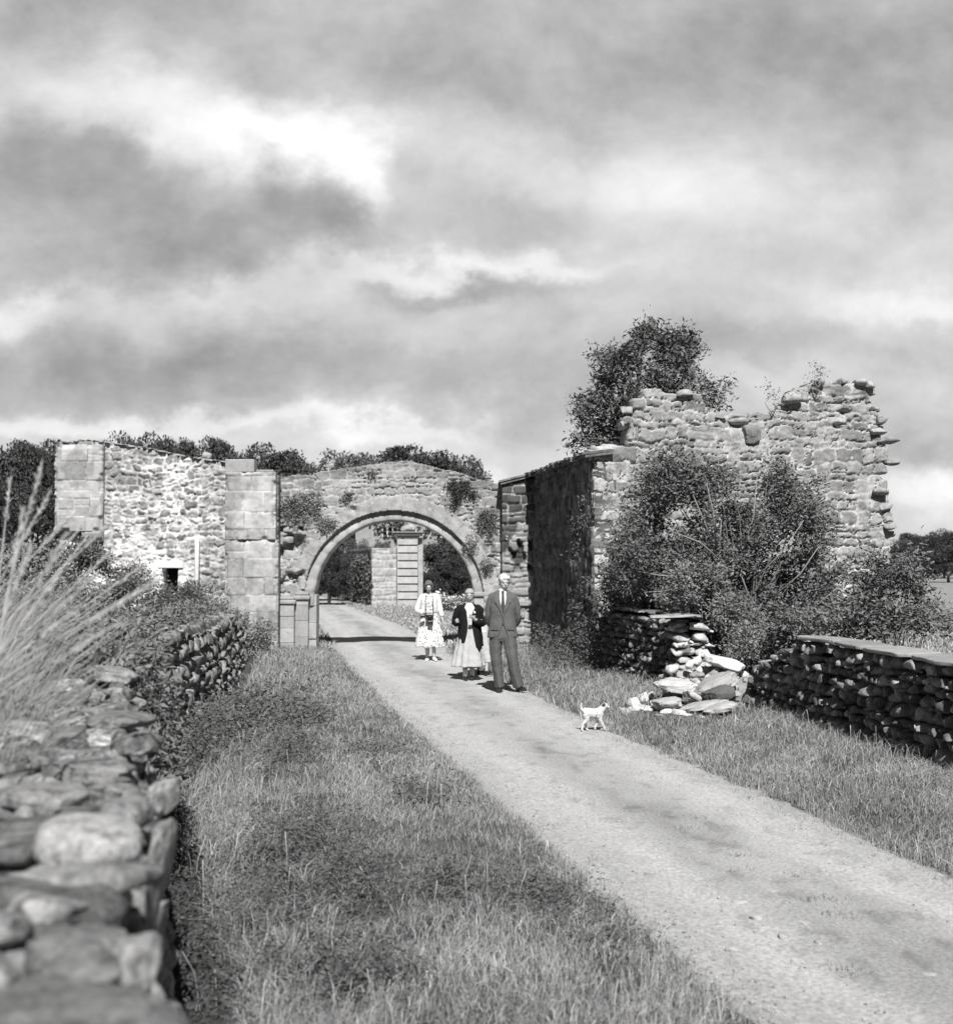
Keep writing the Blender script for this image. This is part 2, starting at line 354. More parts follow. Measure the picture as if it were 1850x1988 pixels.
# ------------------------------------------------------------------ masonry
def masonry(U, Vv, seed, rh=(.14, .3), sw=(.2, .55), warp=.05, joint=.02, split=.3, rnd=.05):
    r = np.random.RandomState(seed)
    wu = U + warp * 2 * (fbm(U * 1.7, Vv * 1.7, 0, seed) - .5) + warp * .7 * (fbm(U * 8, Vv * 8, 0, seed + 5, 2) - .5)
    wv = Vv + warp * 2 * (fbm(U * 1.9, Vv * 1.9, 3, seed + 9) - .5) + warp * .7 * (fbm(U * 8, Vv * 8, 4, seed + 13, 2) - .5)
    v0, v1 = wv.min() - .1, wv.max() + .1; e = [v0]
    while e[-1] < v1: e.append(e[-1] + r.uniform(*rh))
    e = np.array(e); R = np.clip(np.searchsorted(e, wv, 'right') - 1, 0, len(e) - 2)
    Lf = np.zeros_like(wu); Rt = np.ones_like(wu); C = np.zeros(wu.shape, int)
    for k in range(len(e) - 1):
        mk = R == k
        if not mk.any(): continue
        f = [wu.min() - r.uniform(.1, sw[1])]; hh = e[k + 1] - e[k]
        while f[-1] < wu.max() + .1: f.append(f[-1] + r.uniform(*sw) * (.6 + .4 * hh / rh[1]) * (1 if r.rand() > .2 else .55))
        f = np.array(f); c = np.clip(np.searchsorted(f, wu[mk], 'right') - 1, 0, len(f) - 2)
        Lf[mk] = f[c]; Rt[mk] = f[c + 1]; C[mk] = c
    B, T = e[R].copy(), e[R + 1].copy()
    sp = hsh(R, C, 1, seed) < split; fr = B + (T - B) * (.35 + .3 * hsh(R, C, 2, seed))
    up = wv > fr; B = np.where(sp & up, fr, B); T = np.where(sp & ~up, fr, T); S3 = (sp & up).astype(int)
    du = np.minimum(wu - Lf, Rt - wu); dv = np.minimum(wv - B, T - wv)
    rr_ = rnd
    d = rr_ - np.sqrt(np.maximum(rr_ - du, 0) ** 2 + np.maximum(rr_ - dv, 0) ** 2)
    d = np.where((du > rr_) & (dv > rr_), np.minimum(du, dv), d)
    h = [hsh(R, C, S3 * 7 + q, seed + q) for q in range(5)]
    return dict(d=d, h=h, cu=(Lf + Rt) / 2, cv=(B + T) / 2, fu=(wu - Lf) / (Rt - Lf) - .5, fv=(wv - B) / (T - B) - .5, face=sstep(joint * .4, joint * 1.6, d))
def inpoly(X, Y, P):
    P = np.asarray(P); r = np.zeros(X.shape, bool); j = len(P) - 1
    for i in range(len(P)):
        (x1, y1), (x2, y2) = P[i], P[j]
        c = ((y1 > Y) != (y2 > Y)) & (X < (x2 - x1) * (Y - y1) / (y2 - y1 + 1e-12) + x1); r ^= c; j = i
    return r
def sheet(name, O, U3, N3, U, V, keep, D, tone, thick, m_, parent, back=0.0):
    """a wall: displaced front face, back face and closed edges. O + U*U3 + V*z + D*N3"""
    O = np.asarray(O, float); U3 = np.asarray(U3, float); N3 = np.asarray(N3, float); Z = np.array([0, 0, 1.0])
    n, m2 = U.shape
    base = O + U[..., None] * U3 + V[..., None] * Z
    Fr = (base + D[..., None] * N3).reshape(-1, 3)
    jit = back * (fbm(U * 5, V * 5, 1, 77) - .5)
    Bk = (base - (thick + jit)[..., None] * N3).reshape(-1, 3)
    i = np.arange(n * m2).reshape(n, m2); nb = n * m2
    K = keep[:-1, :-1] & keep[1:, :-1] & keep[:-1, 1:] & keep[1:, 1:]
    a, b, c, d = i[:-1, :-1], i[:-1, 1:], i[1:, 1:], i[1:, :-1]
    flip = np.cross(U3, Z).dot(N3) < 0
    def q(w, x, y, z, k):
        s_ = np.stack([w, x, y, z], -1)[k]; return s_[:, ::-1] if flip else s_
    Q = [q(a, b, c, d, K), q(a + nb, d + nb, c + nb, b + nb, K)]
    Kp = np.pad(K, 1)
    for (dy, dx, p, r_) in ((-1, 0, a, b), (1, 0, c, d), (0, -1, d, a), (0, 1, b, c)):
        nbk = Kp[1 + dy:1 + dy + K.shape[0], 1 + dx:1 + dx + K.shape[1]]
        e = K & ~nbk
        Q.append(q(p, p + nb, r_ + nb, r_, e))
    Q = np.concatenate(Q)
    used, inv = np.unique(Q, return_inverse=True); Q = inv.reshape(Q.shape)
    Vt = np.concatenate([Fr, Bk])[used]; tn = np.concatenate([tone.ravel(), tone.ravel()])[used]
    return mesh(name, Vt, Q, mat=m_, parent=parent, tone=tn)
def grid(u0, u1, v0, v1, st):
    return np.meshgrid(np.arange(u0, u1 + st, st), np.arange(v0, v1 + st, st))
def plane_uv(px, py, O, U3):
    """where the sight line through a pixel meets the vertical plane O + u*U3"""
    d = at(px, py, 1.0) - np.array([0, 0, CAMZ]); O = np.asarray(O, float); n = np.array([U3[1], -U3[0], 0])
    t = (O - np.array([0, 0, CAMZ])).dot(n) / d.dot(n); p = np.array([0, 0, CAMZ]) + d * t
    return ((p - O).dot(np.asarray(U3, float)), p[2] - O[2])

def leaves(mb, P, size, tone, up=.3, asp=.45, droop=.0, outward=None, fold=.25):
    """small pointed leaf faces at points P"""
    n = len(P); P = np.asarray(P)
    d = RS.normal(size=(n, 3)); d[:, 2] = d[:, 2] * .6 - droop
    if outward is not None: d = d + outward * 1.0
    d /= np.linalg.norm(d, axis=1)[:, None]
    nr = RS.normal(size=(n, 3)); nr[:, 2] += up * 3
    if outward is not None: nr += outward * .8
    s = np.cross(d, nr); s /= np.linalg.norm(s, axis=1)[:, None] + 1e-9; nn = np.cross(s, d)
    L_ = (size * (.6 + .8 * RS.rand(n)))[:, None]; w = L_ * asp * .5
    a = P; b = P + d * L_ * .45 + s * w + nn * w * fold; c = P + d * L_; e = P + d * L_ * .45 - s * w + nn * w * fold
    V = np.stack([a, b, c, e], 1).reshape(-1, 3); Q = np.arange(4 * n).reshape(n, 4)
    t = np.broadcast_to(tone, (n,)) * (.75 + .5 * RS.rand(n))
    mb.add(V, Q, tone=np.repeat(t, 4))
def clump_points(c, r, n, shell=.55):
    d = RS.normal(size=(n, 3)); d /= np.linalg.norm(d, axis=1)[:, None]
    k = shell + (1 - shell) * RS.rand(n) ** .7
    w = 1 + .35 * (fbm(d[:, 0] * 2.5 + c[0], d[:, 1] * 2.5 + c[1], d[:, 2] * 2.5, 3, 3) - .5) * 2
    return np.asarray(c) + d * (k * w)[:, None] * np.asarray(r), d
def blades(mb, X, Y, h, wid, tone, lean=(0, 0), bend=.5, z=None, spread=.45):
    n = len(X); Z = gz(X, Y) if z is None else z
    a = RS.rand(n) * 2 * math.pi; b = np.stack([np.cos(a), np.sin(a)], 1)
    ln = RS.normal(size=(n, 2)) * spread + np.asarray(lean)
    h = h * (.55 + .9 * RS.rand(n))
    B = np.stack([X, Y, Z - .01], 1)
    m1 = B + np.concatenate([ln * .3, np.ones((n, 1)) * .6], 1) * h[:, None]
    tp = B + np.concatenate([ln * (.6 + bend), np.full((n, 1), 1.0) - .25 * bend * (np.abs(ln).sum(1)[:, None])], 1) * h[:, None]
    w = wid * (.6 + .8 * RS.rand(n)); s = np.concatenate([b, np.zeros((n, 1))], 1) * w[:, None] * .5
    V = np.stack([B - s, B + s, m1 + s * .8, m1 - s * .8, tp], 1).reshape(-1, 3)
    k = np.arange(n)[:, None] * 5
    Q = k + np.array([[0, 1, 2, 3]]); T = k + np.array([[3, 2, 4]])
    mb.add(V, Q, T, tone=np.repeat(np.broadcast_to(tone, (n,)) * (.7 + .6 * RS.rand(n)), 5))

# ------------------------------------------------------------------ gateway arch
AY = 30.0; APX = FP / AY
GO = np.array([0, AY, 0.]); GU = np.array([1, 0, 0.]); GN = np.array([0, -1, 0.])
def arch():
    root = empty('gateway_arch', (-1.97, AY, 0), label='rubble gateway wall with round arch spanning the road, its top rising to a peak', cat='arch')
    off = -np.array(root.location)
    st = .022
    U, V = grid(-4.95, 1.35, -.2, 4.6, st)
    ma = masonry(U, V, 101, (.13, .29), (.18, .58), .085, .018, .25, .045)
    cx, cz, R0 = (765 - 925) / APX, CAMZ - (1166 - 1088) / APX, 174 / APX
    top = np.interp(U, [(540 - 925) / APX, (640 - 925) / APX, (745 - 925) / APX, (790 - 925) / APX, (880 - 925) / APX, (965 - 925) / APX], [4.07, 4.2, 4.43, 4.46, 4.2, 3.92]) + .04 * (fbm(U * 3, 0, 0, 5) - .5) * 2
    keep = V < top
    ar = np.hypot(U - cx, V - cz)
    keep &= ~((ar < R0) & (V >= cz)) & ~((np.abs(U - cx) < R0) & (V < cz))
    # ring of dressed voussoirs round the opening
    ang = np.arctan2(V - cz, U - cx); nv = 19; seg = np.floor(ang / math.pi * nv + .5 * 0)
    vous = (ar < R0 + .30 + .09 * hsh(seg, 0, 0, 3)) & (V > cz)
    dv = np.abs((ang / math.pi * nv) % 1 - .5) * 2
    col = .315 + .15 * (ma['h'][0] - .5) + .05 * (fbm(U * 9, V * 9, 0, 8) - .5)
    tone = np.where(ma['face'] > .5, col, .40)
    # lower, darker courses near the coping
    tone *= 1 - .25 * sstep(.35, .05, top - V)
    D = .014 * ma['face'] + .028 * (ma['h'][1] - .5) * ma['face'] + .03 * (fbm(U * 7, V * 7, 0, 6, 5) - .5) + .03 * (fbm(U * 20, V * 20, 0, 96, 3) - .5) + .03 * ma['fv'] * (ma['h'][2] - .5) - .06 * ((ma['d'] < .012) & (ma['h'][3] > .65))
    D = np.where(vous, .03 + .012 * (fbm(U * 9, V * 9, 0, 6) - .5) - .02 * sstep(.93, 1, dv), D)
    tone = np.where(vous, .34 + .09 * (hsh(seg, 1, 0, 4) - .5) - .1 * sstep(.95, 1, dv), tone)
    # broken edge left of the opening: courses fallen out
    brk = sstep(.45, .6, fbm(U * 3.5, V * 3.5, 0, 44)) * sstep(-4.9, -4.6, U) * sstep(-3.95, -4.2, U) * (V < 2.9) * (V > 1.1)
    D = D - .28 * brk
    holes = hsh(np.floor(U / .02) * 0, 0, 0, 0)
    for (hx, hz, r_) in [(-2.9, 3.3, .07), (.3, 2.4, .12), (.36, 2.15, .1), (-2.0, 3.05, .05)]:
        D -= .15 * np.exp(-((U - hx) ** 2 + (V - hz) ** 2) / r_ ** 2)
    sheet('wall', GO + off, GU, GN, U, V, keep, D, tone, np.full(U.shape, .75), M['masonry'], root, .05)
    # set-back inner order with a rounded edge
    mb = MB(); ri, ro = 154.5 / APX, R0 + .12; n = 76
    prof = [(ro, .08), (ri + .12, .08), (ri + .06, .05), (ri + .015, .075), (ri, .12), (ri, .62), (ro, .62)]
    rngs = []; tn = []
    for k in range(n + 1):
        a = math.pi * (-.02 + 1.04 * k / n); w = .012 * (hsh(int(k / 4), 2, 0, 9) - .5); jd = .012 * (k % 4 == 0)
        rngs.append([[cx + (r_ + w + (jd if i < 5 else 0)) * math.cos(a), AY + y_ + jd, cz + (r_ + w) * math.sin(a)] for i, (r_, y_) in enumerate(prof)])
        tn += [.38 + .12 * (float(hsh(int(k / 4), 5, 0, 9)) - .5) - .08 * (k % 4 == 0)] * len(prof)
    P = len(prof); Vv = np.array(rngs).reshape(-1, 3) + off
    Q = [[k * P + i, k * P + (i + 1) % P, (k + 1) * P + (i + 1) % P, (k + 1) * P + i] for k in range(n) for i in range(P)]
    mesh('arch_moulding', Vv, Q, mat=M['ashlar'], parent=root, tone=tn)
    # jambs: dressed blocks and moulded capitals
    def block_pier(x0, x1, y0, y1, z0, z1, seed, h=.33):
        r = random.Random(seed); m_ = MB(); z = z0
        while z < z1 - .02:
            hh = min(h * r.uniform(.8, 1.25), z1 - z)
            if z1 - z - hh < .12: hh = z1 - z
            x = x0
            while x < x1 - .01:
                w = min(r.uniform(.3, .55), x1 - x)
                if x1 - x - w < .15: w = x1 - x
                d = r.uniform(-.02, .02); m_.box((x + .002, y0 + d, z + .002), (x + w - .002, y1, z + hh - .002), r.uniform(.30, .42)); x += w
            z += hh
        return m_
    for (x0, x1, yf, zt, s_) in [(-4.62, -4.24, -.25, 1.08, 1), (-4.24, -3.93, -.10, 1.18, 2)]:
        m_ = block_pier(x0, x1, AY + yf, AY + .7, -.1, zt, s_)
        o = m_.build('jamb', M['ashlar'], root, False, -off); bevel(o, .012)
        c = MB(); c.box((x0 - .03, AY + yf - .05, zt), (x1 + .04, AY + .7, zt + .10), .33); c.box((x0 - .0, AY + yf - .02, zt + .10), (x1 + .01, AY + .7, zt + .17), .30)
        o = c.build('capital', M['ashlar'], root, False, -off); bevel(o, .03)
    m_ = block_pier(-3.98, -3.76, AY + .1, AY + .64, -.1, 1.3, 5)
    o = m_.build('jamb', M['ashlar'], root, False, -off); bevel(o, .012)
    m_ = block_pier(-.06, .30, AY + .02, AY + .64, -.1, 1.25, 6)
    o = m_.build('jamb', M['ashlar'], root, False, -off); bevel(o, .012)
    c = MB(); c.box((-.1, AY - .04, 1.25), (.34, AY + .66, 1.36), .33)
    o = c.build('capital', M['ashlar'], root, False, -off); bevel(o, .03)
    # proud facing stones left of the opening
    mb = MB()
    for (px, py, w, h) in [(562, 1028, 44, 16), (556, 1048, 30, 14), (566, 1078, 36, 24), (590, 1092, 22, 22), (556, 1138, 24, 24), (588, 1132, 22, 30), (566, 1166, 36, 12)]:
        p = at(px, py, AY); rock(mb, p + [0, .10, 0], (w / APX * .5, .12, h / APX * .5), (0, random.uniform(-.12, .12), 0), random.uniform(.3, .4))
    mb.build('facing_stones', M['masonry'], root, off=-off)
    return root
def bevel(o, w, seg=2):
    b = o.modifiers.new('bevel', 'BEVEL'); b.width = w; b.segments = seg; b.limit_method = 'ANGLE'; return o
arch()

# ------------------------------------------------------------------ left ruined building front
def left_building():
    LY = 29.3; root = empty('ruined_building_front', (-7.1, LY, 0), label='limewashed rubble building front with two dressed pilasters and small black window, left of gateway', cat='building')
    off = np.array(root.location)
    k = FP / LY
    def X(px): return (px - 925) / k
    def Zz(py): return CAMZ + (1088 - py) / k
    U, V = grid(X(112), X(536), -.2, 5.0, .022)
    ma = masonry(U, V, 202, (.11, .24), (.12, .36), .12, .026, .25, .06)
    top = np.interp(U, [X(108), X(160), X(205), X(290), X(360), X(440), X(545)], [Zz(860), Zz(854), Zz(858), Zz(871), Zz(886), Zz(897), Zz(922)])
    keep = (V < top + .03 * (fbm(U * 4, 0, 0, 3) - .5))
    wxa, wxb, wza, wzb = X(315), X(346), Zz(1152), Zz(1103)
    keep &= ~((U > wxa) & (U < wxb) & (V > wza) & (V < wzb))
    lime = sstep(.36, .62, fbm(U * .9, V * .9, 0, 60, 3) * .55 + .25 * sstep(4.6, 2.3, V) + .25 * np.exp(-((U - X(320)) / .9) ** 2)) * (1 - .7 * sstep(X(385), X(400), U)) + .06
    mort = .39 + .23 * lime
    wash = sstep(.50, .60, fbm(U * 2.2, V * 2.2, 0, 61, 6)) * sstep(3.3, 2.4, V) * (1 - sstep(X(385), X(400), U))
    st_ = .29 + .14 * (ma['h'][0] - .5) + .20 * lime * (ma['h'][2] > .5) - .08 * (ma['h'][3] > .88)
    mk = sstep(.010, .030, ma['d'] - .09 * (fbm(U * 6, V * 6, 0, 62, 5) - .42)); tone = st_ * mk + mort * (1 - mk)
    tone = tone * (1 - wash) + wash * np.maximum(tone, .66)
    lint = ((np.abs(U - (wxa + wxb) / 2) < .62) & (V > wzb) & (V < wzb + .17)) | ((np.abs(U - (wxa + wxb) / 2) < .42) & (V <= wzb) & (V > wza))
    tone = np.where(lint, .80, tone)
    D = .03 * mk + .03 * (ma['h'][1] - .5) * mk + .07 * (fbm(U * 6, V * 6, 0, 63, 5) - .5) + .05 * (fbm(U * 20, V * 20, 0, 163, 3) - .5)
    tone = tone * (1 + .7 * (fbm(U * 14, V * 14, 0, 64, 4) - .5)) * (1 - .3 * (fbm(U * 2, V * 4, 0, 264, 4) > .58))
    sheet('wall', (-off[0], 0, 0), GU, GN, U, V, keep, D, tone, np.full(U.shape, .6), M['lime'], root, .05)
    # small window: black panel and box painted as the unlit room behind
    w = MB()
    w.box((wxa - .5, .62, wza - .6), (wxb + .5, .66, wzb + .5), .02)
    o = w.build('black_window_panel', M['black'], root, off=(off[0], 0, 0))
    b = MB(); b.box((wxa - .25, .61, wza - .4), (wxb + .25, 1.8, wzb + .4), .02); b.build('black_window_box', M['black'], root, off=(off[0], 0, 0)); 
    c = MB(); c.box((wxa - .12, -.05, wzb), (wxb + .12, .3, wzb + .14), .8); bevel(c.build('lintel', M['lime'], root, False, (off[0], 0, 0)), .02)
    # dressed pilasters, standing proud
    def pil(x0, x1, z0, z1, yf, seed, name='pilaster', tb=.32, thick=.3):
        U, V = grid(x0, x1, z0, z1, .02)
        m2 = masonry(U, V, seed, (.30, .52), (.34, .75), .016, .010, .12, .02)
        tone = tb + .13 * (m2['h'][0] - .5) + .12 * (fbm(U * 3, V * 3, 0, seed) - .5) + .10 * (fbm(U * 12, V * 12, 0, seed + 1) - .5); tone = np.where(m2['d'] < .006, np.where(m2['h'][3] > .45, tb * 1.25, tb * .6), tone)
        ed = np.minimum(np.minimum(U - x0, x1 - U), np.minimum(V - z0, z1 - V)); D = .014 * m2['face'] + .03 * (m2['h'][1] - .5) + .03 * (fbm(U * 8, V * 8, 0, 63, 5) - .5) - .09 * sstep(.10, 0, ed) * sstep(.35, .7, fbm(U * 5, V * 5, 0, seed + 9))
        tone = tone * (1 - .25 * sstep(.55, .65, fbm(U * 2.5, V * 1.2, 0, seed + 4, 5)))
        return sheet(name, (-off[0], yf, 0), GU, GN, U, V, np.ones(U.shape, bool), D, tone, np.full(U.shape, thick), M['ashlar'], root)
    pil(X(441), X(536), Zz(1048), Zz(919), -.28, 71, tb=.44)
    pil(X(441), X(542), -.15, Zz(1049), -.25, 72, tb=.40)
    c = MB(); c.box((X(441), -.3, Zz(918)), (X(497), .1, Zz(893)), .36); c.box((X(500), -.26, Zz(918)), (X(534), .1, Zz(913)), .3)
    bevel(c.build('cap_stone', M['ashlar'], root, False, (off[0], 0, 0)), .02)
    pil(X(111), X(202), Zz(1032), Zz(866), -.25, 73, tb=.40)
    # corbel under the hanging pilaster: a quarter-round block
    c = MB(); x0, x1 = X(165) - off[0], X(203) - off[0]; zt, zb = Zz(1031), Zz(1052)
    pr = [(-.25, zt), (-.25, zt - .06), (-.22, zt - .14), (-.12, zt - .22), (.0, zb - .02), (.05, zt)]
    Vv = np.array([[x, y, z] for x in (x0, x1) for (y, z) in pr]); n = len(pr)
    c.add(Vv, [[i, (i + 1) % n, n + (i + 1) % n, n + i] for i in range(n)], [[0, i + 1, i] for i in range(1, n - 1)] + [[n, n + i, n + i + 1] for i in range(1, n - 1)], tone=.42)
    c.build('corbel', M['ashlar'], root, False)
    # thin coping line and a stone left on it
    mb = MB()
    for i in range(34):
        u = X(112) + (X(440) - X(112)) * (i + .5) / 34; z = float(np.interp(u, [X(108), X(160), X(205), X(290), X(360), X(440)], [Zz(860), Zz(854), Zz(858), Zz(871), Zz(886), Zz(897)]))
        rock(mb, (u - off[0], .22, z + .0), (random.uniform(.08, .13), .33, .028), (0, random.uniform(.1, .14), 0), random.uniform(.26, .4))
    rock(mb, (X(398) - off[0], .1, Zz(884)), (.13, .12, .09), (0, .2, 0), .4)
    mb.build('coping', M['masonry'], root)
    # pale pole leaning at the wall
    p = MB(); p.tube([(X(390), LY - .42, .7), (X(386), LY - .18, Zz(1100)), (X(385), LY - .13, Zz(1044))], [.05, .052, .05], 10, .62)
    o = p.build('pole', M['rubble']); tag(local_to(o, (X(390), LY - .42, .85)), 'pale wooden pole propped upright against the limewashed wall', 'pole')
left_building()

# ------------------------------------------------------------------ right ruined building
CO = np.array([2.17, 23.6, 0.])                      # its near corner
LD = np.array([-.138, .989, 0.]); LD /= np.linalg.norm(LD)   # along the long side wall, away from the camera
TU = np.array([LD[1], -LD[0], 0.])                   # along the end wall, to the right
TN = -LD; SN = np.array([-LD[1], LD[0], 0.])
def right_building():
    root = empty('ruined_stone_building', CO, label='tall roofless stone ruin with ragged end wall and long dark side wall, right of road', cat='building')
    def C(px, py): return plane_uv(px, py, CO, TU)
    boulders = []
    poly = [C(*p) for p in [(1146, 1400), (1146, 882), (1160, 872), (1213, 866), (1212, 800), (1238, 772), (1255, 757), (1300, 752), (1345, 762), (1368, 797), (1440, 802), (1500, 804),
            (1520, 782), (1545, 754), (1590, 738), (1650, 733), (1692, 742), (1695, 775), (1714, 800), (1724, 850), (1732, 900), (1722, 960), (1732, 1000), (1738, 1050), (1726, 1090), (1712, 1140), (1698, 1180), (1716, 1230), (1700, 1400)]]
    us = [p[0] for p in poly]; U, V = grid(min(us) - .02, max(us) + .35, -.3, 5.8, .021)
    ma = masonry(U, V, 303, (.12, .27), (.14, .52), .11, .018, .2, .045)
    keep = inpoly(ma['cu'], ma['cv'], poly) & (inpoly(U, V, poly) | (ma['h'][4] > .25) | (U < .6))
    keep &= (U > -.001)
    tone = .285 + .15 * (ma['h'][0] - .5) - .05 * sstep(.45, .7, fbm(U * 5, V * 5, 0, 191))
    mort = .41 + .10 * (fbm(U * 2, V * 2, 0, 91) - .5) * 2
    mm = sstep(.030, .012, ma['d'] + .05 * (fbm(U * 7, V * 7, 0, 92) - .5))
    tone = tone * (1 - mm) + mort * mm
    harl = sstep(.50, .62, fbm(U * 1.1, V * 1.1, 0, 93)); tone = tone * (1 - .5 * harl) + .40 * .5 * harl
    # pale quoins and clean mortar down the near corner and low on the right
    tone += .12 * sstep(.75, .1, U) * (fbm(U * 6, V * 6, 0, 94) > .45) + .08 * sstep(3.2, 1.5, V) * sstep(3.2, 4.8, U)
    crev = (ma['d'] < .012) & (ma['h'][3] > .55)
    D = .014 * ma['face'] * (1 - .6 * harl) + .026 * (ma['h'][1] - .5) * ma['face'] + .03 * (fbm(U * 7, V * 7, 0, 95, 5) - .5) + .03 * (fbm(U * 20, V * 20, 0, 195, 3) - .5) - .07 * crev
    D += .020 * (ma['fv'] * (ma['h'][2] - .5) * 2 + ma['fu'] * (ma['h'][3] - .5) * 2) * ma['face']
    for (px, py, r_) in [(1432, 822, .1), (1405, 802, .06), (1640, 800, .05), (1626, 826, .045), (1560, 745, .06), (1600, 752, .07)]:
        c = C(px, py); D -= .2 * np.exp(-(((U - c[0]) / 1.6) ** 2 + (V - c[1]) ** 2) / r_ ** 2)
    sheet('end_wall', (0, 0, 0), TU, TN, U, V, keep, D, tone, np.full(U.shape, .62), M['masonry'], root, .12)
    # stones left jutting from the broken edges
    mb = MB()
    juts = [(1735, 855, 44, 8), (1745, 897, 34, 14), (1712, 838, 30, 10), (1722, 812, 18, 16), (1722, 937, 18, 20), (1716, 955, 30, 12), (1732, 985, 30, 5), (1722, 1003, 30, 12), (1738, 1022, 26, 13), (1728, 1048, 30, 15), (1722, 1070, 32, 12),
            (1702, 775, 20, 14), (1690, 758, 24, 10), (1686, 741, 16, 10), (1668, 738, 22, 12), (1612, 740, 26, 14), (1590, 738, 24, 10), (1562, 752, 26, 12), (1537, 770, 34, 18), (1525, 786, 26, 8), (1512, 796, 30, 14), (1436, 812, 40, 14), (1395, 802, 24, 8),
            (1475, 806, 40, 8), (1370, 792, 20, 14), (1328, 757, 30, 10), (1258, 762, 26, 12), (1222, 790, 22, 16), (1216, 822, 20, 20), (1185, 868, 34, 10), (1205, 880, 22, 18), (1222, 808, 20, 10), (1160, 878, 30, 8), (1715, 1120, 26, 16), (1700, 1150, 30, 16), (1706, 1172, 24, 18), (1694, 1200, 30, 22), (1640, 735, 30, 9), (1656, 748, 40, 14), (1718, 880, 26, 14)]
    for (px, py, w, h) in juts:
        u, z = C(px, py); p = TU * u + TN * random.uniform(-.35, .0) + np.array([0, 0, z]); s_ = 24.0 / FP; p = p - TU * (.11 if px > 1690 else 0) - np.array([0, 0, .05 if py < 815 else 0])
        mb = MB(); rock(mb, (0, 0, 0), (w * s_ * .6, .22, max(h, 13) * s_ * .62), (random.uniform(-.06, .06), random.uniform(-.08, .08), math.atan2(TU[1], TU[0])), random.uniform(.25, .4))
        mb.build('edge_stone', M['masonry'], root).location = [float(q) for q in p]
    u, z = C(1459, 843); mb = MB(); rock(mb, TU * u + TN * .02 + np.array([0, 0, z]), (.2, .1, .19), (0, 0, .15), .24, hi=True); mb.build('round_boulder', M['masonry'], root)
    u, z = C(1537, 770); mb = MB(); rock(mb, TU * u + TN * .03 + np.array([0, 0, z]), (.17, .12, .1), (0, -.2, .15), .42, hi=True); mb.build('tilted_stone', M['masonry'], root)
    # a second, inner face seen stepped behind the broken right edge
    # long side wall in shade, the shade also put into its tone
    Ls = 6.5
    U, V = grid(0, Ls, -.2, 4.15, .028)
    m2 = masonry(U, V, 404, (.14, .32), (.2, .6), .13, .02, .3, .05)
    topl = np.interp(U, [0, Ls], [4.10, 4.12])
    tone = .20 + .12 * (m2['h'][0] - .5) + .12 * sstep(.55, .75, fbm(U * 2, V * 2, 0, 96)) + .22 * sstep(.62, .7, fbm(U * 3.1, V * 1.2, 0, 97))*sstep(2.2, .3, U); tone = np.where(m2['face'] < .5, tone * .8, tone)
    D = .02 * m2['face'] + .05 * (m2['h'][1] - .5) + .09 * (fbm(U * 6, V * 3, 0, 98, 5) - .5) + .04 * (fbm(U * 18, V * 10, 0, 198, 3) - .5)
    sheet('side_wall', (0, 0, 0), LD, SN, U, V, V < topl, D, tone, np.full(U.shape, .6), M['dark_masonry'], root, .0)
    # far return, facing the camera, with ivy-dark patches
    P0 = LD * 6.05
    bx0 = (975 - 925) / FP * 29.6; bx1 = CO[0] + P0[0] + .02
    U, V = grid(0, bx1 - bx0, -.2, 4.1, .024)
    m3 = masonry(U, V, 505, (.16, .30), (.22, .55), .05, .02, .3, .05)
    pt = sstep(.55, .60, fbm(U * 2.3 + 3, V * 1.6, 0, 99)) * sstep(3.3, 2.6, V) * sstep(1.7, 2.0, V)
    tone = (.28 + .12 * (m3['h'][0] - .5)) * (1 - .7 * sstep(2.9, 3.3, V)); tone = np.where(m3['face'] < .4, .32, tone)  # upper stones darkened, painting in the shade under the roof edge
    D = .04 * m3['face'] + .05 * (m3['h'][1] - .5) - .16 * pt
    sheet('buttress', np.array([bx0, 29.55, 0]) - CO, GU, GN, U, V, V < 3.88 + .18 * U, D, tone * (1 - .75 * pt), np.full(U.shape, .9), M['masonry'], root, .05)
    c = MB(); y0 = 29.45 - CO[1]; c.box((bx0 - CO[0] + .25, y0 - .02, 1.05), (bx1 - CO[0], y0 + .3, 1.17), .3); bevel(c.build('string_course', M['ashlar'], root, False), .02)
    # lean-to roof edge: thin stone slates sloping up to the right
    mb = MB(); n = 26
    p0 = np.array([-.08, -.1, 4.09]); p1 = LD * 6.0 + [-.08, 0, 4.10]
    for i in range(n):
        a, b = i / n, (i + 1) / n; q0 = p0 + (p1 - p0) * a; q1 = p0 + (p1 - p0) * b; dz = random.uniform(-.012, .012)
        for lay in (0, 1):
            z_ = -.05 * lay + dz; o_ = random.uniform(-.05, .05) + .03 * lay
            V8 = []
            for q in (q0, q1):
                for (dx, dz2) in ((-.12 + o_, 0), (.45, .07)):
                    for t in (0, .045): V8.append([q[0] + dx, q[1], q[2] + z_ + dz2 - .03 + t])
            mb.add(V8, [[0, 4, 5, 1], [2, 3, 7, 6], [0, 1, 3, 2], [4, 6, 7, 5], [1, 5, 7, 3], [0, 2, 6, 4]], tone=random.uniform(.14, .22))
    mb.build('roof_edge', M['drystone'], root, False)
    mb = MB(); xa, xb = bx0 - CO[0] - .08, bx1 - CO[0] + .5; ya, yb = 29.42 - CO[1], 31.3 - CO[1]
    for lay in (0, 1):
        za, zb = 3.90 - .05 * lay, 4.22 - .05 * lay; xa2 = xa + .04 * lay
        mb.add([[x_, y_, z_ + t_] for (x_, z_) in ((xa2, za), (xb, zb)) for y_ in (ya + .03 * lay, yb) for t_ in (0, .045)], [[0, 1, 3, 2], [4, 6, 7, 5], [0, 4, 5, 1], [2, 3, 7, 6], [1, 5, 7, 3], [0, 2, 6, 4]], tone=.18)
    mb.build('buttress_cap', M['drystone'], root, False)
right_building()

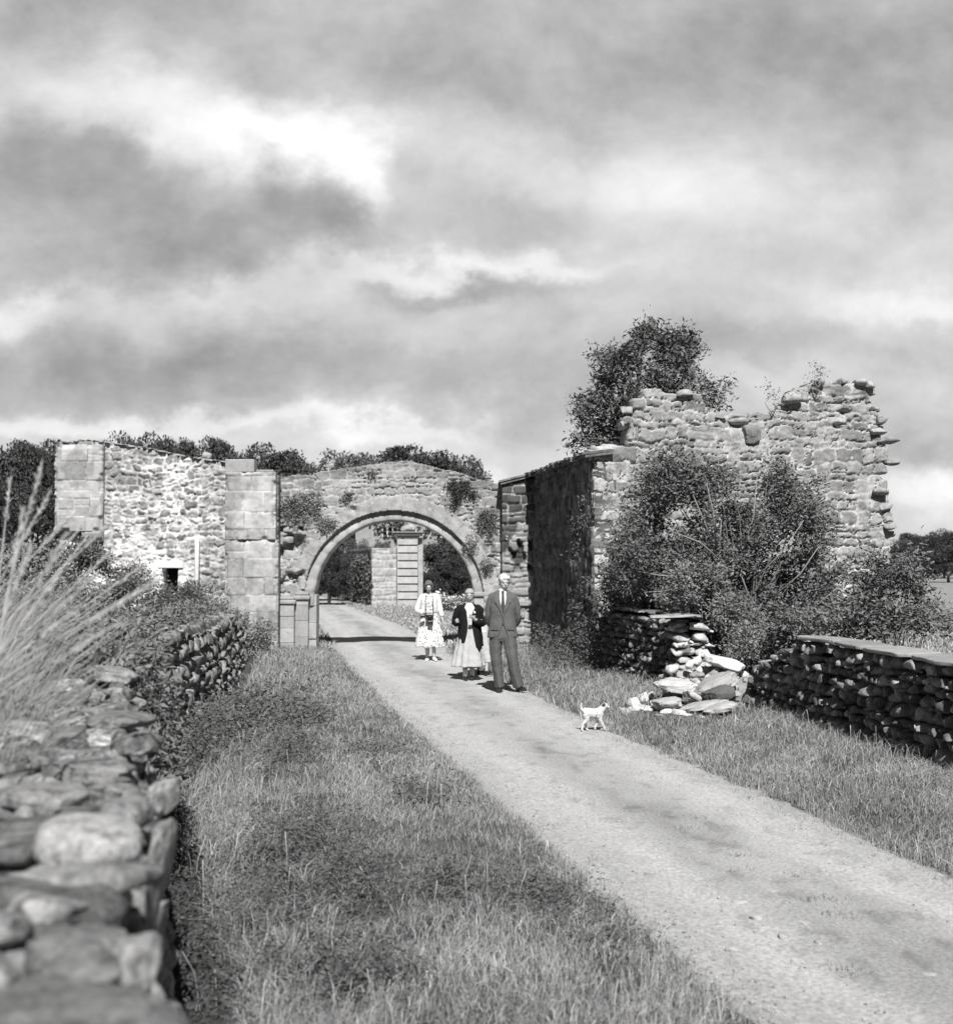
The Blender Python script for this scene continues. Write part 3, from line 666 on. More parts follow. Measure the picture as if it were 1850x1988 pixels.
# ------------------------------------------------------------------ dry stone walls
def drystone(mb, path, ztop, rng, rh=(.09, .19), sw=(.11, .36), side=-1, tone=(.16, .34), depth=.17, z0=-.12, jit=.03, inset=.7, batter=0.0):
    """courses of stones along a polyline path, on its `side`; ztop(s) the height there"""
    P = np.asarray(path, float); seg = np.linalg.norm(np.diff(P, axis=0), axis=1); cum = np.concatenate([[0], np.cumsum(seg)]); Lt = cum[-1]
    def pos(s):
        s = min(max(s, 0), Lt - 1e-6); i = int(np.searchsorted(cum, s, 'right') - 1); i = min(i, len(seg) - 1); t = (s - cum[i]) / seg[i]
        d = (P[i + 1] - P[i]) / seg[i]; return P[i] + (P[i + 1] - P[i]) * t, d
    z = z0; hmax = max(ztop(s) for s in np.linspace(0, Lt, 60))
    while z < hmax:
        h = rng.uniform(*rh); s = -rng.uniform(0, .2)
        while s < Lt:
            w = rng.uniform(*sw) * (1.25 if h > rh[0] * 1.6 else 1.0)
            if rng.random() < .10: w *= .5
            sc = s + w / 2
            if sc < Lt and z + h * .6 < ztop(sc) + z0 * 0:
                p, d = pos(sc); nrm = np.array([d[1], -d[0]]) * side
                hh = h * rng.uniform(.82, 1.08); q = p + nrm * (-depth * inset + rng.uniform(-jit, jit) + batter * (1 - z / hmax))
                rock(mb, (q[0], q[1], z + h / 2 + rng.uniform(-.012, .012)), (w * .52, depth, hh * .55), (rng.uniform(-.12, .12), rng.uniform(-.1, .1), math.atan2(d[1], d[0]) + rng.uniform(-.2, .2)), rng.uniform(*tone))
                if rng.random() < .25: rock(mb, (q[0] + d[0] * w * .5, q[1] + d[1] * w * .5, z + rng.uniform(-.01, .02)), (.035, depth * .8, .022), (0, rng.uniform(-.4, .4), math.atan2(d[1], d[0])), rng.uniform(*tone), lo=True)
            s += w
        z += h
    return pos, Lt
def core(mb, path, side, w, z1, tone=.02, gap=.15):  # near-black box inside the wall, painting shade into the gaps between stones
    P = np.asarray(path, float)
    for i in range(len(P) - 1):
        d = P[i + 1] - P[i]; d = d / np.linalg.norm(d); n = np.array([d[1], -d[0]]) * side
        a0, b0, a1, b1 = P[i] - n * gap, P[i + 1] - n * gap, P[i] - n * w, P[i + 1] - n * w
        za, zb = (z1, z1) if np.isscalar(z1) else (z1[i], z1[i + 1])
        V = [[*a0, -.2], [*b0, -.2], [*b1, -.2], [*a1, -.2], [*a0, za], [*b0, zb], [*b1, zb], [*a1, za]]
        mb.add(V, [[0, 3, 2, 1], [4, 5, 6, 7], [0, 1, 5, 4], [1, 2, 6, 5], [2, 3, 7, 6], [3, 0, 4, 7]], tone=tone)
def right_walls():
    rng = random.Random(5)
    # near wall, running out of the frame to the right
    A, B, Cn = np.array([3.80, 17.9]), np.array([4.44, 12.5]), np.array([5.35, 5.0])
    root = empty('dry_stone_wall', (A[0], A[1], 0), label='near dark dry stone wall with flat slab coping, running out of the picture on the right', cat='wall', group='dry stone walls beside the road')
    off = np.array([A[0], A[1], 0]); path = [A, B, Cn]
    mb = MB()
    def zt(s): return float(np.interp(s, [0, .3, .8, 1.3, 1.7, 1.95, 30], [.48, .66, .80, .93, 1.04, 1.10, 1.10]))
    drystone(mb, path, zt, rng, rh=(.075, .155), sw=(.08, .23), side=1, tone=(.10, .36), depth=.13, jit=.04)
    for k in range(5):   # rough end of the wall by the gap
        for j in range(4): rock(mb, (A[0] + .12 + j * .13, A[1] + rng.uniform(-.05, .1), .06 + k * .13), (.1, .14, .07), (0, 0, rng.uniform(-.3, .3)), rng.uniform(.2, .36))
    for s in np.arange(.3, 1.8, .16):
        p = A + (B - A) / np.linalg.norm(B - A) * s
        for j in range(3): rock(mb, (p[0] + .12 + j * .17, p[1] + rng.uniform(-.05, .05), zt(s) - .03 + rng.uniform(-.03, .02)), (rng.uniform(.07, .13), .11, .05), (rng.uniform(-.1, .1), rng.uniform(-.1, .1), rng.uniform(0, 3)), rng.uniform(.22, .36))
    core(mb, [A + (0, -.15), A + (B - A) * .42], 1, .5, [.4, .82]); core(mb, [A + (B - A) * .42, B, Cn], 1, .52, 1.03)
    for i in range(90):  # far face and top fill
        s = rng.uniform(2.3, 12); d = (B - A) / np.linalg.norm(B - A); p = A + d * s; rock(mb, (p[0] + .5, p[1], rng.uniform(.2, 1.0)), (.12, .16, .1), (0, 0, rng.uniform(0, 3)), .25)
    mb.build('stonework', M['drystone'], root, off=off)
    # coping slabs
    s = 1.85; d = (B - A) / np.linalg.norm(B - A); d2 = (Cn - B) / np.linalg.norm(Cn - B); LB = np.linalg.norm(B - A)
    while s < 12.5:
        Ls = rng.uniform(.7, 1.25); sm = s + Ls / 2
        p = A + d * sm if sm < LB else B + d2 * (sm - LB); dd = d if sm < LB else d2; n = np.array([dd[1], -dd[0]])
        m_ = MB(); V = ROCKH[0].copy(); V = np.sign(V) * np.abs(V) ** .3; V /= np.abs(V).max()
        V = V * [Ls / 2 - .004, .23, .026]; V[:, 1] += .07 * (fbm(V[:, 0] * 5 + s, 0, 0, 4) - .5) * 2; V[:, 2] += .012 * (fbm(V[:, 0] * 4 + s, V[:, 1] * 4, 0, 14) - .5)
        V = V @ rotm(rng.uniform(-.03, .03), rng.uniform(-.02, .02), math.atan2(dd[1], dd[0])).T; q = p - n * .19
        m_.add(V + [q[0], q[1], 1.13 + rng.uniform(-.014, .014)], ROCKH[1], tone=rng.uniform(.27, .36))
        m_.build('coping_slab', M['slab'], root, off=off); s += Ls
    # farther wall, from the ruin's corner to the broken end
    A = np.array([2.28, 23.0]); B = np.array([3.10, 19.75])
    root = empty('dry_stone_wall', (A[0], A[1], 0), label='short dry stone wall between ruin corner and rubble heap, its near end broken and sunlit', cat='wall', group='dry stone walls beside the road')
    off = np.array([A[0], A[1], 0]); mb = MB()
    drystone(mb, [A, B], lambda s: 1.24, rng, rh=(.075, .15), sw=(.08, .22), side=1, tone=(.10, .28), depth=.14, jit=.04); core(mb, [A, B - (B - A) * .05], 1, .5, 1.18)
    dA = (B - A) / np.linalg.norm(B - A)
    E0 = B; E1 = B + np.array([.62, .08])            # the broken end faces the camera
    drystone(mb, [E0 + (.02, 0), E1], lambda s: 1.20, rng, rh=(.08, .17), sw=(.14, .34), side=1, tone=(.36, .60), jit=.05, z0=.25)  # paler stones here, the sunlit look put into their tone
    for (u, z, w, h) in [(.35, .45, .14, .1), (.15, .35, .12, .1), (.5, .25, .16, .12), (.2, .2, .15, .1)]: rock(mb, (E0[0] + u, E0[1] - .1, z), (w, .15, h), (0, rng.uniform(-.3, .3), 0), rng.uniform(.4, .6))
    mb.build('stonework', M['drystone'], root, off=off)
    m_ = MB()
    for s in np.arange(.2, 3.3, .42):
        p = A + dA * s; rock(m_, (p[0] + .25, p[1], 1.245), (.23, .36, .028), (rng.uniform(-.03, .03), rng.uniform(-.03, .03), math.atan2(dA[1], dA[0]) + math.pi / 2 + rng.uniform(-.2, .2)), rng.uniform(.16, .3))
    rock(m_, (B[0] - .03, B[1] - .02, 1.235), (.42, .3, .028), (.0, -.02, -.1), .40, k=2)
    m_.build('coping', M['slab'], root, off=off)
right_walls()

# ------------------------------------------------------------------ rubble heap in the gap
def rubble():
    G = 'fallen stones heaped in the gap between the dry stone walls'
    big = [  # px, py, w, h (px), Y, depth, tilt, tone, label
        (1404, 1287, 74, 26, 18.6, .34, .28, .62, 'big bright flat slab lying tilted on top of the rubble heap'),
        (1310, 1332, 88, 27, 18.2, .28, .10, .50, 'long pale slab at the left front of the heap, dark hollow beneath it'),
        (1352, 1361, 60, 26, 17.9, .24, .42, .46, 'pale slab sloping down to the right at the front of the heap'),
        (1386, 1330, 90, 30, 17.9, .30, -.42, .36, 'grey slab rising to the right in the middle of the heap'),
        (1396, 1347, 66, 34, 17.6, .22, -.3, .12, 'dark boulder below the rising grey slab'),
        (1372, 1302, 62, 15, 18.9, .24, .10, .42, 'thin grey slab directly under the bright tilted slab'),
        (1321, 1311, 40, 18, 18.9, .22, .05, .36, 'squarish grey stone leaning at the foot of the broken wall end'),
        (1352, 1318, 40, 16, 18.7, .20, .15, .44, 'small wedge of grey stone in the middle of the heap'),
        (1358, 1372, 110, 16, 17.3, .26, -.18, .40, 'long low grey stone half in the grass at the right front of the heap'),
        (1296, 1366, 60, 22, 17.3, .26, -.12, .44, 'low rounded grey stone under the long pale slab'),
        (1395, 1375, 70, 18, 17.0, .24, -.2, .42, 'pale stone wedged at the right foot of the heap')]
    for (px, py, w, h, Y, dp, tilt, tn, lab) in big:
        p = at(px, py, Y); k = Y / FP; mb = MB(); hi = 1
        rock(mb, (0, 0, 0), (w * k * .52, dp, h * k * .5), (random.uniform(-.15, .15), tilt, random.uniform(-.2, .2)), tn, hi=True)
        o = mb.build('fallen_slab', M['rubble']); o.location = [float(q) for q in p]; tag(o, lab, 'stone', G)
    small = [(1214, 1384, 34, 18), (1232, 1378, 40, 20), (1229, 1368, 26, 24), (1250, 1358, 22, 24), (1262, 1352, 18, 16), (1258, 1380, 44, 16), (1290, 1386, 30, 16), (1304, 1384, 26, 18), (1320, 1388, 34, 18), (1336, 1380, 22, 16), (1345, 1372, 26, 18), (1312, 1368, 24, 16),
             (1332, 1392, 26, 12), (1362, 1396, 24, 12), (1378, 1390, 22, 12), (1280, 1392, 30, 10), (1356, 1300, 18, 18), (1340, 1290, 22, 20), (1352, 1284, 22, 20), (1444, 1312, 26, 18), (1430, 1300, 20, 14), (1416, 1318, 26, 20), (1306, 1300, 24, 16), (1272, 1370, 26, 14)]
    where = ['farthest left of the scatter, low in the grass', 'second from the left, broad and low', 'perched just above the leftmost pair', 'upright and rounded, at the back left of the scatter', 'highest at the back left, beside the long slab', 'flat one below the upright rounded stone', 'in the front row below the long pale slab, left one', 'in the front row, second below the long pale slab', 'in the front row, largest in the middle', 'wedged under the sloping front slab',
             'round one under the right end of the sloping slab', 'tucked into the shade below the long slab', 'lowest of all in the middle front', 'lowest toward the right front', 'far right of the front row', 'half sunk in grass at the left front', 'resting at the foot of the broken wall end', 'set in the broken wall foot, left of the bright slab', 'against the left edge of the bright tilted slab', 'right of the bright slab, on the start of the near wall', 'just under the right tip of the bright slab', 'dark-sided one between bright slab and near wall', 'grey one left of the broken wall foot', 'between the left scatter and the long slab']
    for i, (px, py, w, h) in enumerate(small):
        Y = min(gy(py + h * .4), 18.6); p = at(px, py, Y); k = Y / FP; mb = MB()
        rock(mb, (0, 0, 0), (w * k * .55, w * k * .45, h * k * .55), (random.uniform(-.3, .3), random.uniform(-.4, .4), random.uniform(0, 3)), random.uniform(.48, .68))
        o = mb.build('fallen_stone', M['rubble']); o.location = [float(q) for q in p]; tag(o, 'small pale fallen stone ' + where[i], 'stone', 'small pale stones strewn round the heap')
    mb = MB(); rock(mb, (3.55, 18.75, .12), (.75, .75, .32), (0, 0, .3), .25, hi=True); rock(mb, (3.3, 18.2, .0), (.6, .6, .16), (0, 0, .9), .2, hi=True)
    for i in range(160):
        a, b = random.random() * 6.3, random.random() ** .5; rock(mb, (3.5 + .75 * b * math.cos(a), 18.7 + 1.0 * b * math.sin(a), .46 - .36 * b * b + random.uniform(-.03, .05)), (random.uniform(.04, .12), random.uniform(.04, .1), random.uniform(.03, .08)), (random.random(), random.random(), 3 * random.random()), random.uniform(.25, .55))
    o = mb.build('rubble_heap', M['rubble']); tag(o, 'low mound of small broken stone and mortar under the fallen slabs', 'rubble', kind='stuff')
rubble()

# ------------------------------------------------------------------ left foreground wall
def left_wall():
    rng = random.Random(12)
    root = empty('roadside_stone_wall', (-.5, 2.2, 0), label='broad old lichened stone wall in the near left foreground, running away beside the verge', cat='wall')
    off = np.array([-.5, 2.2, 0])
    # upper surface: bedded cap stones with earth between
    ys = np.concatenate([np.arange(.9, 6, .014), np.arange(6, 12, .03), np.arange(12, 28.2, .06)]); cs = np.linspace(-.02, 1, 64)
    Yg, Cg = np.meshgrid(ys, cs, indexing='ij'); Wd = .62
    Ug = Yg; Vg = Cg * Wd
    ma = masonry(Ug, Vg, 606, (.19, .34), (.22, .5), .07, .03, .2, .08)
    edge = sstep(0, .09, Vg) * .10
    D = .05 * ma['face'] + .07 * (ma['h'][1] - .5) * ma['face'] + .05 * (fbm(Ug * 5, Vg * 5, 0, 65, 5) - .5) + .03 * (ma['fv'] * (ma['h'][2] - .5) * 2)
    Zg = wt(Yg) - .07 + edge + D - .08
    Xg = wx(Yg) - Vg + .03 * (fbm(Ug * 4, 0, 0, 66) - .5) - .08
    tone = np.where(ma['face'] > .5, .25 + .22 * (ma['h'][0] - .5), .13) + .14 * (fbm(Ug * 8, Vg * 8, 0, 67) - .5)
    n, m_ = Yg.shape; i = np.arange(n * m_).reshape(n, m_)
    Q = np.stack([i[:-1, :-1], i[1:, :-1], i[1:, 1:], i[:-1, 1:]], -1).reshape(-1, 4)
    mesh('wall_top', np.stack([Xg, Yg, Zg], -1).reshape(-1, 3) - off, Q, mat=M['near_stone'], parent=root, tone=tone.ravel())
    ps = [(float(wx(y)), y) for y in (-1, 1, 2.2, 4.3, 7.1, 9.3, 11.5, 15, 18, 21.6, 25, 28.3)]
    mb = MB(); drystone(mb, ps, lambda s: float(wt(s - 1)) - .05, rng, rh=(.10, .22), sw=(.12, .36), side=1, tone=(.2, .38), depth=.14, jit=.03, inset=1.45, batter=.17)
    core(mb, ps, 1, .58, [float(wt(p[1])) - .12 for p in ps], gap=.14)
    mb.build('wall_face', M['near_stone'], root, off=off)
    # named cap stones: position by pixel on the wall top, real size there
    caps = [(312, 1640, 34, 150, 3.9, .12, .1, .33, 2), (30, 1440, 130, 110, 5.6, .22, .1, .50, 3), (124, 1325, 74, 36, 7.7, .12, 0, .62, 4), (192, 1424, 78, 26, 5.8, .12, .1, .70, 5), (195, 1262, 90, 30, 9.6, .22, -.1, .50, 6),
            (222, 1300, 110, 34, 8.4, .24, .15, .34, 0), (265, 1430, 80, 50, 5.4, .14, -.2, .24, 7), (262, 1830, 100, 90, 2.72, .11, .1, .36, 2), (235, 1385, 110, 30, 6.2, .18, .1, .24, 1), (120, 1382, 50, 18, 6.6, .07, -.4, .66, 3), (70, 1530, 190, 60, 4.2, .16, .1, .30, 4),
            (240, 1560, 110, 70, 4.0, .14, 0, .30, 6), (150, 1960, 420, 150, 2.25, .16, .05, .20, 5), (180, 1480, 190, 50, 4.9, .16, .0, .27, 0), (318, 1530, 30, 70, 4.55, .1, 0, .4, 3)]
    for (px, py, w, h, Y, dp, tilt, tn, kk) in caps:
        Y = Y * .875; dp = dp * .875
        p = at(px, py, Y); k = Y / FP; m2 = MB(); hz_ = max(h * k * .5, .03)
        rock(m2, (0, 0, 0), (w * k * .5, dp, hz_), (0, tilt, rng.uniform(-.3, .3)), tn, hi=True, k=kk)
        o = m2.build('cap_stone', M['near_stone'], root); o.location = [float(q) for q in (p - off - [0, 0, .03])]
    m2 = MB(); V = ROCKH[0].copy(); V = np.sign(V) * np.abs(V) ** .8; f = 1 + .22 * (fbm(V[:, 0] * 1.6 + 4, V[:, 1] * 1.6, V[:, 2] * 1.6, 901, 5) - .5); V = V * f[:, None]
    p = at(172, 1640, 3.05); m2.add((V * [.125, .13, .062]) @ rotm(.05, .12, .2).T, ROCKH[1], tone=.46)
    o = m2.build('pale_boulder', M['near_stone'], root); o.location = [float(q) for q in (p - off)]
    m2 = MB(); y = .75
    while y < 9:
        st = rng.uniform(.13, .26) * (1 if y < 5 else 1.4); c = .13
        while c < .62:
            w = rng.uniform(.12, .34); rock(m2, (float(wx(y)) - c - w / 2 + .02, y + rng.uniform(-.04, .04), float(wt(y)) - .065 + rng.uniform(-.02, .03)), (w * .54, st * .56, rng.uniform(.045, .09)), (rng.uniform(-.15, .15), rng.uniform(-.15, .15), rng.uniform(-.4, .4)), rng.uniform(.13, .36), hi=y < 3.5); c += w
        y += st
    m2.build('bedded_top_stones', M['near_stone'], root, off=off); m2 = MB()
    for s in np.arange(1.2, 12, .2):
        w = rng.uniform(.06, .16); c = rng.uniform(.05, .55)
        rock(m2, (wx(s) - c, s, float(wt(s)) + .0 + rng.uniform(-.02, .02)), (w, w * .8, .035), (rng.uniform(-.2, .2), rng.uniform(-.2, .2), rng.uniform(0, 3)), rng.uniform(.18, .42))
    m2.build('small_top_stones', M['near_stone'], root, off=off)
left_wall()

# ------------------------------------------------------------------ grass
def verge_grass():
    mb = MB()
    def fill(y0, y1, dens, hb, wid, xf0, xf1, seed, keepf=None, tn=.2):
        A = 0; y = y0
        while y < y1:
            st = .5; ym = y + st / 2; a, b = xf0(ym), xf1(ym)
            if b > a:
                n = int(dens(ym) * (b - a) * st)
                Y = y + RS.rand(n) * st; X = xf0(Y) + RS.rand(n) * (xf1(Y) - xf0(Y))
                pn = fbm(X * .9, Y * .9, 0, seed, 4); pf = fbm(X * 3.2, Y * 3.2, 0, seed + 3, 3)
                k = (RS.rand(n) < sstep(.28, .55, pf) * .85 + .15) & ((((X - 2.9) / .95) ** 2 + ((Y - 17.5) / 1.15) ** 2 > 1) | (RS.rand(n) < .12)); X, Y, pn, pf = X[k], Y[k], pn[k], pf[k]
                t = tn * (.62 + .75 * pn + .25 * (pf - .5)); t = np.where(RS.rand(len(X)) < .14, t * 1.6, t)
                blades(mb, X, Y, hb(ym) * (.45 + 1.1 * pn), wid(ym), t, lean=(.12, -.05), bend=.7, spread=.5)
            y += st
    dn = lambda y: float(np.interp(y, [2, 6, 10, 16, 30, 60], [3600, 3600, 2700, 1500, 700, 160]))
    wd = lambda y: float(np.interp(y, [2, 6, 12, 20, 30, 60], [.0035, .0042, .0065, .010, .014, .035]))
    fill(2.5, 29.8, dn, lambda y: .085, wd, lambda y: wx(y) + (.33 if np.mean(y) < 11 else .26), lambda y: rl(y) + .03 + .10 * (fbm(np.asarray(y) * 2.5, 1, 0, 51) - .5), 41, tn=.27)
    # taller along the wall foot
    fill(2.5, 28, lambda y: dn(y) * .35, lambda y: .20, wd, lambda y: wx(y) + (.36 if np.mean(y) < 11 else .28), lambda y: wx(y) + 1.0, 42, tn=.27)
    fill(2.5, 12, lambda y: dn(y) * .10, lambda y: .09, wd, lambda y: wx(y) + .04, lambda y: wx(y) + .36, 142, tn=.16)  # sparse darker blades, the wall's shadow strip put into their tone
    # right verge
    def xr(y): return np.interp(y, [5, 12.5, 17.9, 19.8, 23.5, 29.6], [5.9, 4.62, 3.7, 3.1, 2.2, 1.2])
    fill(7.0, 29.6, dn, lambda y: .11, wd, lambda y: rr(y) - .05 - .12 * (fbm(np.asarray(y) * 2.5, 9, 0, 52) - .3), lambda y: xr(y) + .1, 43, tn=.265)
    fill(8.0, 29, lambda y: dn(y) * .3, lambda y: .2, wd, lambda y: np.maximum(xr(y) - .8, rr(y) + .2), xr, 44, tn=.25)
    # beyond the arch
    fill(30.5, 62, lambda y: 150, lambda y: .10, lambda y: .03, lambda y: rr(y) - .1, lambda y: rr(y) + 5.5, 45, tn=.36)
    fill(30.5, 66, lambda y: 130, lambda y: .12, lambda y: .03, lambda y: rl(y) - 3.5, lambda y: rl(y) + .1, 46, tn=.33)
    # field to the right of the wall
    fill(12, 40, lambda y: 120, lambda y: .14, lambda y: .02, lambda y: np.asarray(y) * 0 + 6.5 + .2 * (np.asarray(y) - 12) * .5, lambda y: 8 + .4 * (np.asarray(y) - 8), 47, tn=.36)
    # blades creeping in over the road edges
    fill(3, 29, lambda y: dn(y) * .16, lambda y: .05, wd, lambda y: rl(y) - .05, lambda y: rl(y) + .30, 48, tn=.25)
    fill(3, 29, lambda y: dn(y) * .16, lambda y: .05, wd, lambda y: rr(y) - .30, lambda y: rr(y) + .05, 49, tn=.25)
    # tufts growing in the road crown
    for (px, py, n, r) in [(1595, 1748, 60, .07), (1642, 1777, 70, .08), (1440, 1690, 30, .07), (1325, 1610, 40, .07), (1425, 1665, 30, .06), (1350, 1590, 30, .07), (965, 1392, 60, .14), (1640, 1880, 30, .05), (1545, 1700, 26, .06)]:
        p = at(px, py, gy(py)); X = p[0] + RS.normal(size=n) * r; Y = p[1] + RS.normal(size=n) * r * .8
        blades(mb, X, Y, .035, .005, .13, z=np.full(n, .02))
    o = mb.build('grass', M['grass'], smooth=False); tag(o, 'rough sunlit grass covering the verges on both sides of the road', 'grass', kind='stuff')
    # pale flowering stalks standing above the verge
    mb = MB()
    for k in range(300):
        y = 5.6 + 22 * random.random() ** 1.5; side = random.random() < .6
        x = random.uniform(float(wx(y)) + .1, float(rl(y)) - .1) if side else random.uniform(float(rr(y)) + .3, float(xr(y)))
        h = random.uniform(.14, .30) * (1.25 if side and x < wx(y) + .9 else 1); a = random.random() * 6.3; ln = random.uniform(.05, .4) * h
        z = float(gz(x, y)); w = .0008 + .00013 * y
        b = (x, y, z); m_ = (x + ln * .3 * math.cos(a), y + ln * .3 * math.sin(a), z + h * .6); t = (x + ln * math.cos(a), y + ln * math.sin(a), z + h)
        mb.tube([b, m_, t], [w, w, w * 2.2], 4, .42, cap=False)
    o = mb.build('seed_stalks', M['grass']); tag(o, 'thin pale grass stalks gone to seed on the verges', 'grass', kind='stuff')
verge_grass()

def low_weeds():
    mb = MB()
    # (px, py, half-width px, half-height px, density)
    for (px, py, rx, ry, n, h) in [(470, 1420, 95, 55, 3600, .20), (560, 1490, 60, 35, 1500, .14), (600, 1410, 50, 25, 700, .10), (740, 1480, 70, 20, 700, .06), (820, 1560, 60, 22, 500, .06),
                                (560, 1680, 120, 55, 3600, .14), (640, 1760, 130, 50, 3400, .12), (520, 1830, 110, 50, 2800, .11), (650, 1930, 140, 50, 2600, .10), (880, 1750, 90, 30, 1200, .08), (1060, 1770, 110, 40, 1500, .08), (1150, 1820, 90, 35, 1000, .07),
                                (430, 1290, 50, 35, 1600, .3), (1090, 1290, 50, 25, 1500, .35), (1060, 1272, 30, 20, 900, .3), (380, 1500, 30, 60, 1200, .3)]:
        n = int(n * 2.0); Y0 = gy(py + 4); y1 = gy(py + ry); y2 = gy(py - ry) if py - ry > 1200 else Y0 + 3; k = Y0 / FP
        Y = Y0 + RS.normal(size=n) * (y2 - y1) * .26; X = (px - 925) * k + RS.normal(size=n) * rx * k * .55
        ok = (X < rl(Y) - .05) | (X > rr(Y) + .25); X, Y = X[ok], Y[ok]
        dome = fbm(X * 5, Y * 5, 0, 71, 3)
        Z = gz(X, Y) + h * (.2 + 1.9 * sstep(.3, .7, dome)) * RS.rand(len(X)) ** .5
        Z = Z + .05 * (fbm(X * 9, Y * 9, 0, 75, 3) > .5); leaves(mb, np.stack([X, Y, Z], 1), .028 if Y0 < 9 else .038 if Y0 < 14 else .06, .12, up=.1, asp=.34)
    n = 9000; Y = RS.uniform(3.5, 14, n); X = wx(Y) + .02 + RS.rand(n) * .38; Z = gz(X, Y) + .16 * RS.rand(n) * (.3 + 1.4 * vn(X * 4, Y * 4, 0, 76))  # extra-dark leaves along the wall foot, standing in for its shadow strip
    leaves(mb, np.stack([X, Y, Z], 1), .035, .065, up=.1, asp=.4)
    o = mb.build('ground_cover_weeds', M['leaf'], smooth=False); tag(o, 'dark low leafy weeds spreading in patches through the left verge', 'weeds', kind='stuff')
low_weeds()

def tall_grass():
    # dry hay-like stems rising from the bank behind the near wall, leaning right
    mb = MB()
    for k in range(3400):
        y = random.uniform(4.2, 10); x = float(wx(y)) - random.uniform(.5, 2.2) - (y - 3) * .05
        h = random.uniform(.35, .85) * (1 + .03 * y); ln = random.uniform(.15, .75) * h; a = random.uniform(-.4, .5); dx, dy = math.cos(a), math.sin(a)
        z = .95; w = random.uniform(.0012, .0026)
        P = [(x, y, z), (x + ln * .15 * dx, y + ln * .15 * dy, z + h * .4), (x + ln * .5 * dx, y + ln * .5 * dy, z + h * .78), (x + ln * dx, y + ln * dy, z + h)]
        mb.tube(P, [w * 1.2, w, w * .9, w * .4], 4, random.uniform(.25, .46), cap=False)
    heads = [(80, 905, 4.2, .10, 0), (200, 965, 4.4, .35, 0), (45, 990, 3.8, .05, 0), (145, 995, 4.8, .45, 0), (128, 1040, 4.0, .25, 0), (210, 1075, 5.2, .5, 0), (265, 1150, 4.2, .75, 0), (230, 1210, 3.9, .8, 0), (275, 1100, 5.0, .7, 0), (180, 1120, 4.1, .5, 0), (95, 960, 4.6, .25, 0), (20, 930, 5.2, .02, 0), (150, 1180, 3.8, .6, 0), (300, 1130, 4.6, .85, 0), (170, 1040, 5.6, .35, 0),
             (230, 1000, 5.0, .5, 0), (60, 1060, 3.6, .15, 0), (120, 1110, 3.4, .35, 0)]
    for (px, py, Y, lean, _) in heads:
        t = at(px, py, Y); h = t[2] - .85; b = t - np.array([lean * h * 1.05, .1, h])
        P = [b, b + [lean * h * .15, 0, h * .35], b + [lean * h * .5, .03, h * .72], t]
        mb.tube(P, [.0035, .0032, .0028, .002], 5, .45, cap=False)
        d = np.array(P[3]) - np.array(P[2]); d /= np.linalg.norm(d)
        for j in range(46):      # feathery seed head
            q = t - d * .004 * j + RS.normal(size=3) * .003; e = q + d * .02 + RS.normal(size=3) * .006
            mb.tube([q, (q + e) / 2, e], [.0006, .0022, .0004], 4, .5, cap=False)
    X = []; n = 17000; Y = RS.uniform(4.4, 10, n); Xx = wx(Y) - RS.uniform(.6, 2.0, n)
    blades(mb, Xx, Y, .48, .005, .24, lean=(.5, .1), bend=.8, z=np.full(n, .92), spread=.35)
    o = mb.build('tall_dry_grass', M['grass']); tag(o, 'tall pale dry grass stems leaning right over the near wall, soft with blur', 'grass', kind='stuff')
tall_grass()

# ------------------------------------------------------------------ bushes, brambles and wall plants
def branch_set(mb, base, tips, r0, tone=.3, seed=0, sag=0.0):
    r = random.Random(seed)
    for t in tips:
        b = np.asarray(base, float); t = np.asarray(t, float); m1 = b + (t - b) * .35 + np.array([r.uniform(-.12, .12), r.uniform(-.12, .12), .18 * np.linalg.norm(t - b)]); m2 = b + (t - b) * .7 + np.array([r.uniform(-.1, .1), r.uniform(-.1, .1), .12 * np.linalg.norm(t - b) - sag])
        mb.tube([b, m1, m2, t], [r0, r0 * .7, r0 * .4, r0 * .12], 7, tone)
def bush(name, label, cat, base, clumps, nl, size, tone, r0=.04, group=None, asp=.42, wood='twig', shell=.5, up=.35, fol='foliage', loc=None):
    """clumps: (x, y, z, rx, ry, rz) in world metres"""
    base = np.asarray(base, float); root = empty(name, base, label=label, cat=cat, group=group)
    mb = MB(); vol = np.array([c[3] * c[5] for c in clumps]); vol = vol / vol.sum()
    for c, f in zip(clumps, vol):
        P, d = clump_points(c[:3], c[3:], max(20, int(nl * f)), shell)
        # gather leaves on sprigs
        k = max(6, len(P) // 14); sp, sd = P[:k], d[:k]; idx = RS.randint(0, k, len(P)); P2 = sp[idx] + RS.normal(size=P.shape) * size * 1.1
        leaves(mb, P2, size, tone * (.8 + .4 * float(hsh(int(c[0] * 50), int(c[2] * 50), 0, 2))), up=up, asp=asp, outward=sd[idx])
    mb.build(fol, M['leaf'], root, False, off=base)
    if r0:
        mb = MB(); branch_set(mb, base - base, [np.array(c[:3]) - base for c in clumps[::3]], r0, .3, seed=len(clumps)); mb.build('branches', M[wood], root)
    return root
def PC(px, py, Y, r, ry=None, d=None):
    p = at(px, py, Y); k = Y / FP; return (p[0], p[1], p[2], r * k, (d if d else r * k), (ry or r) * k)
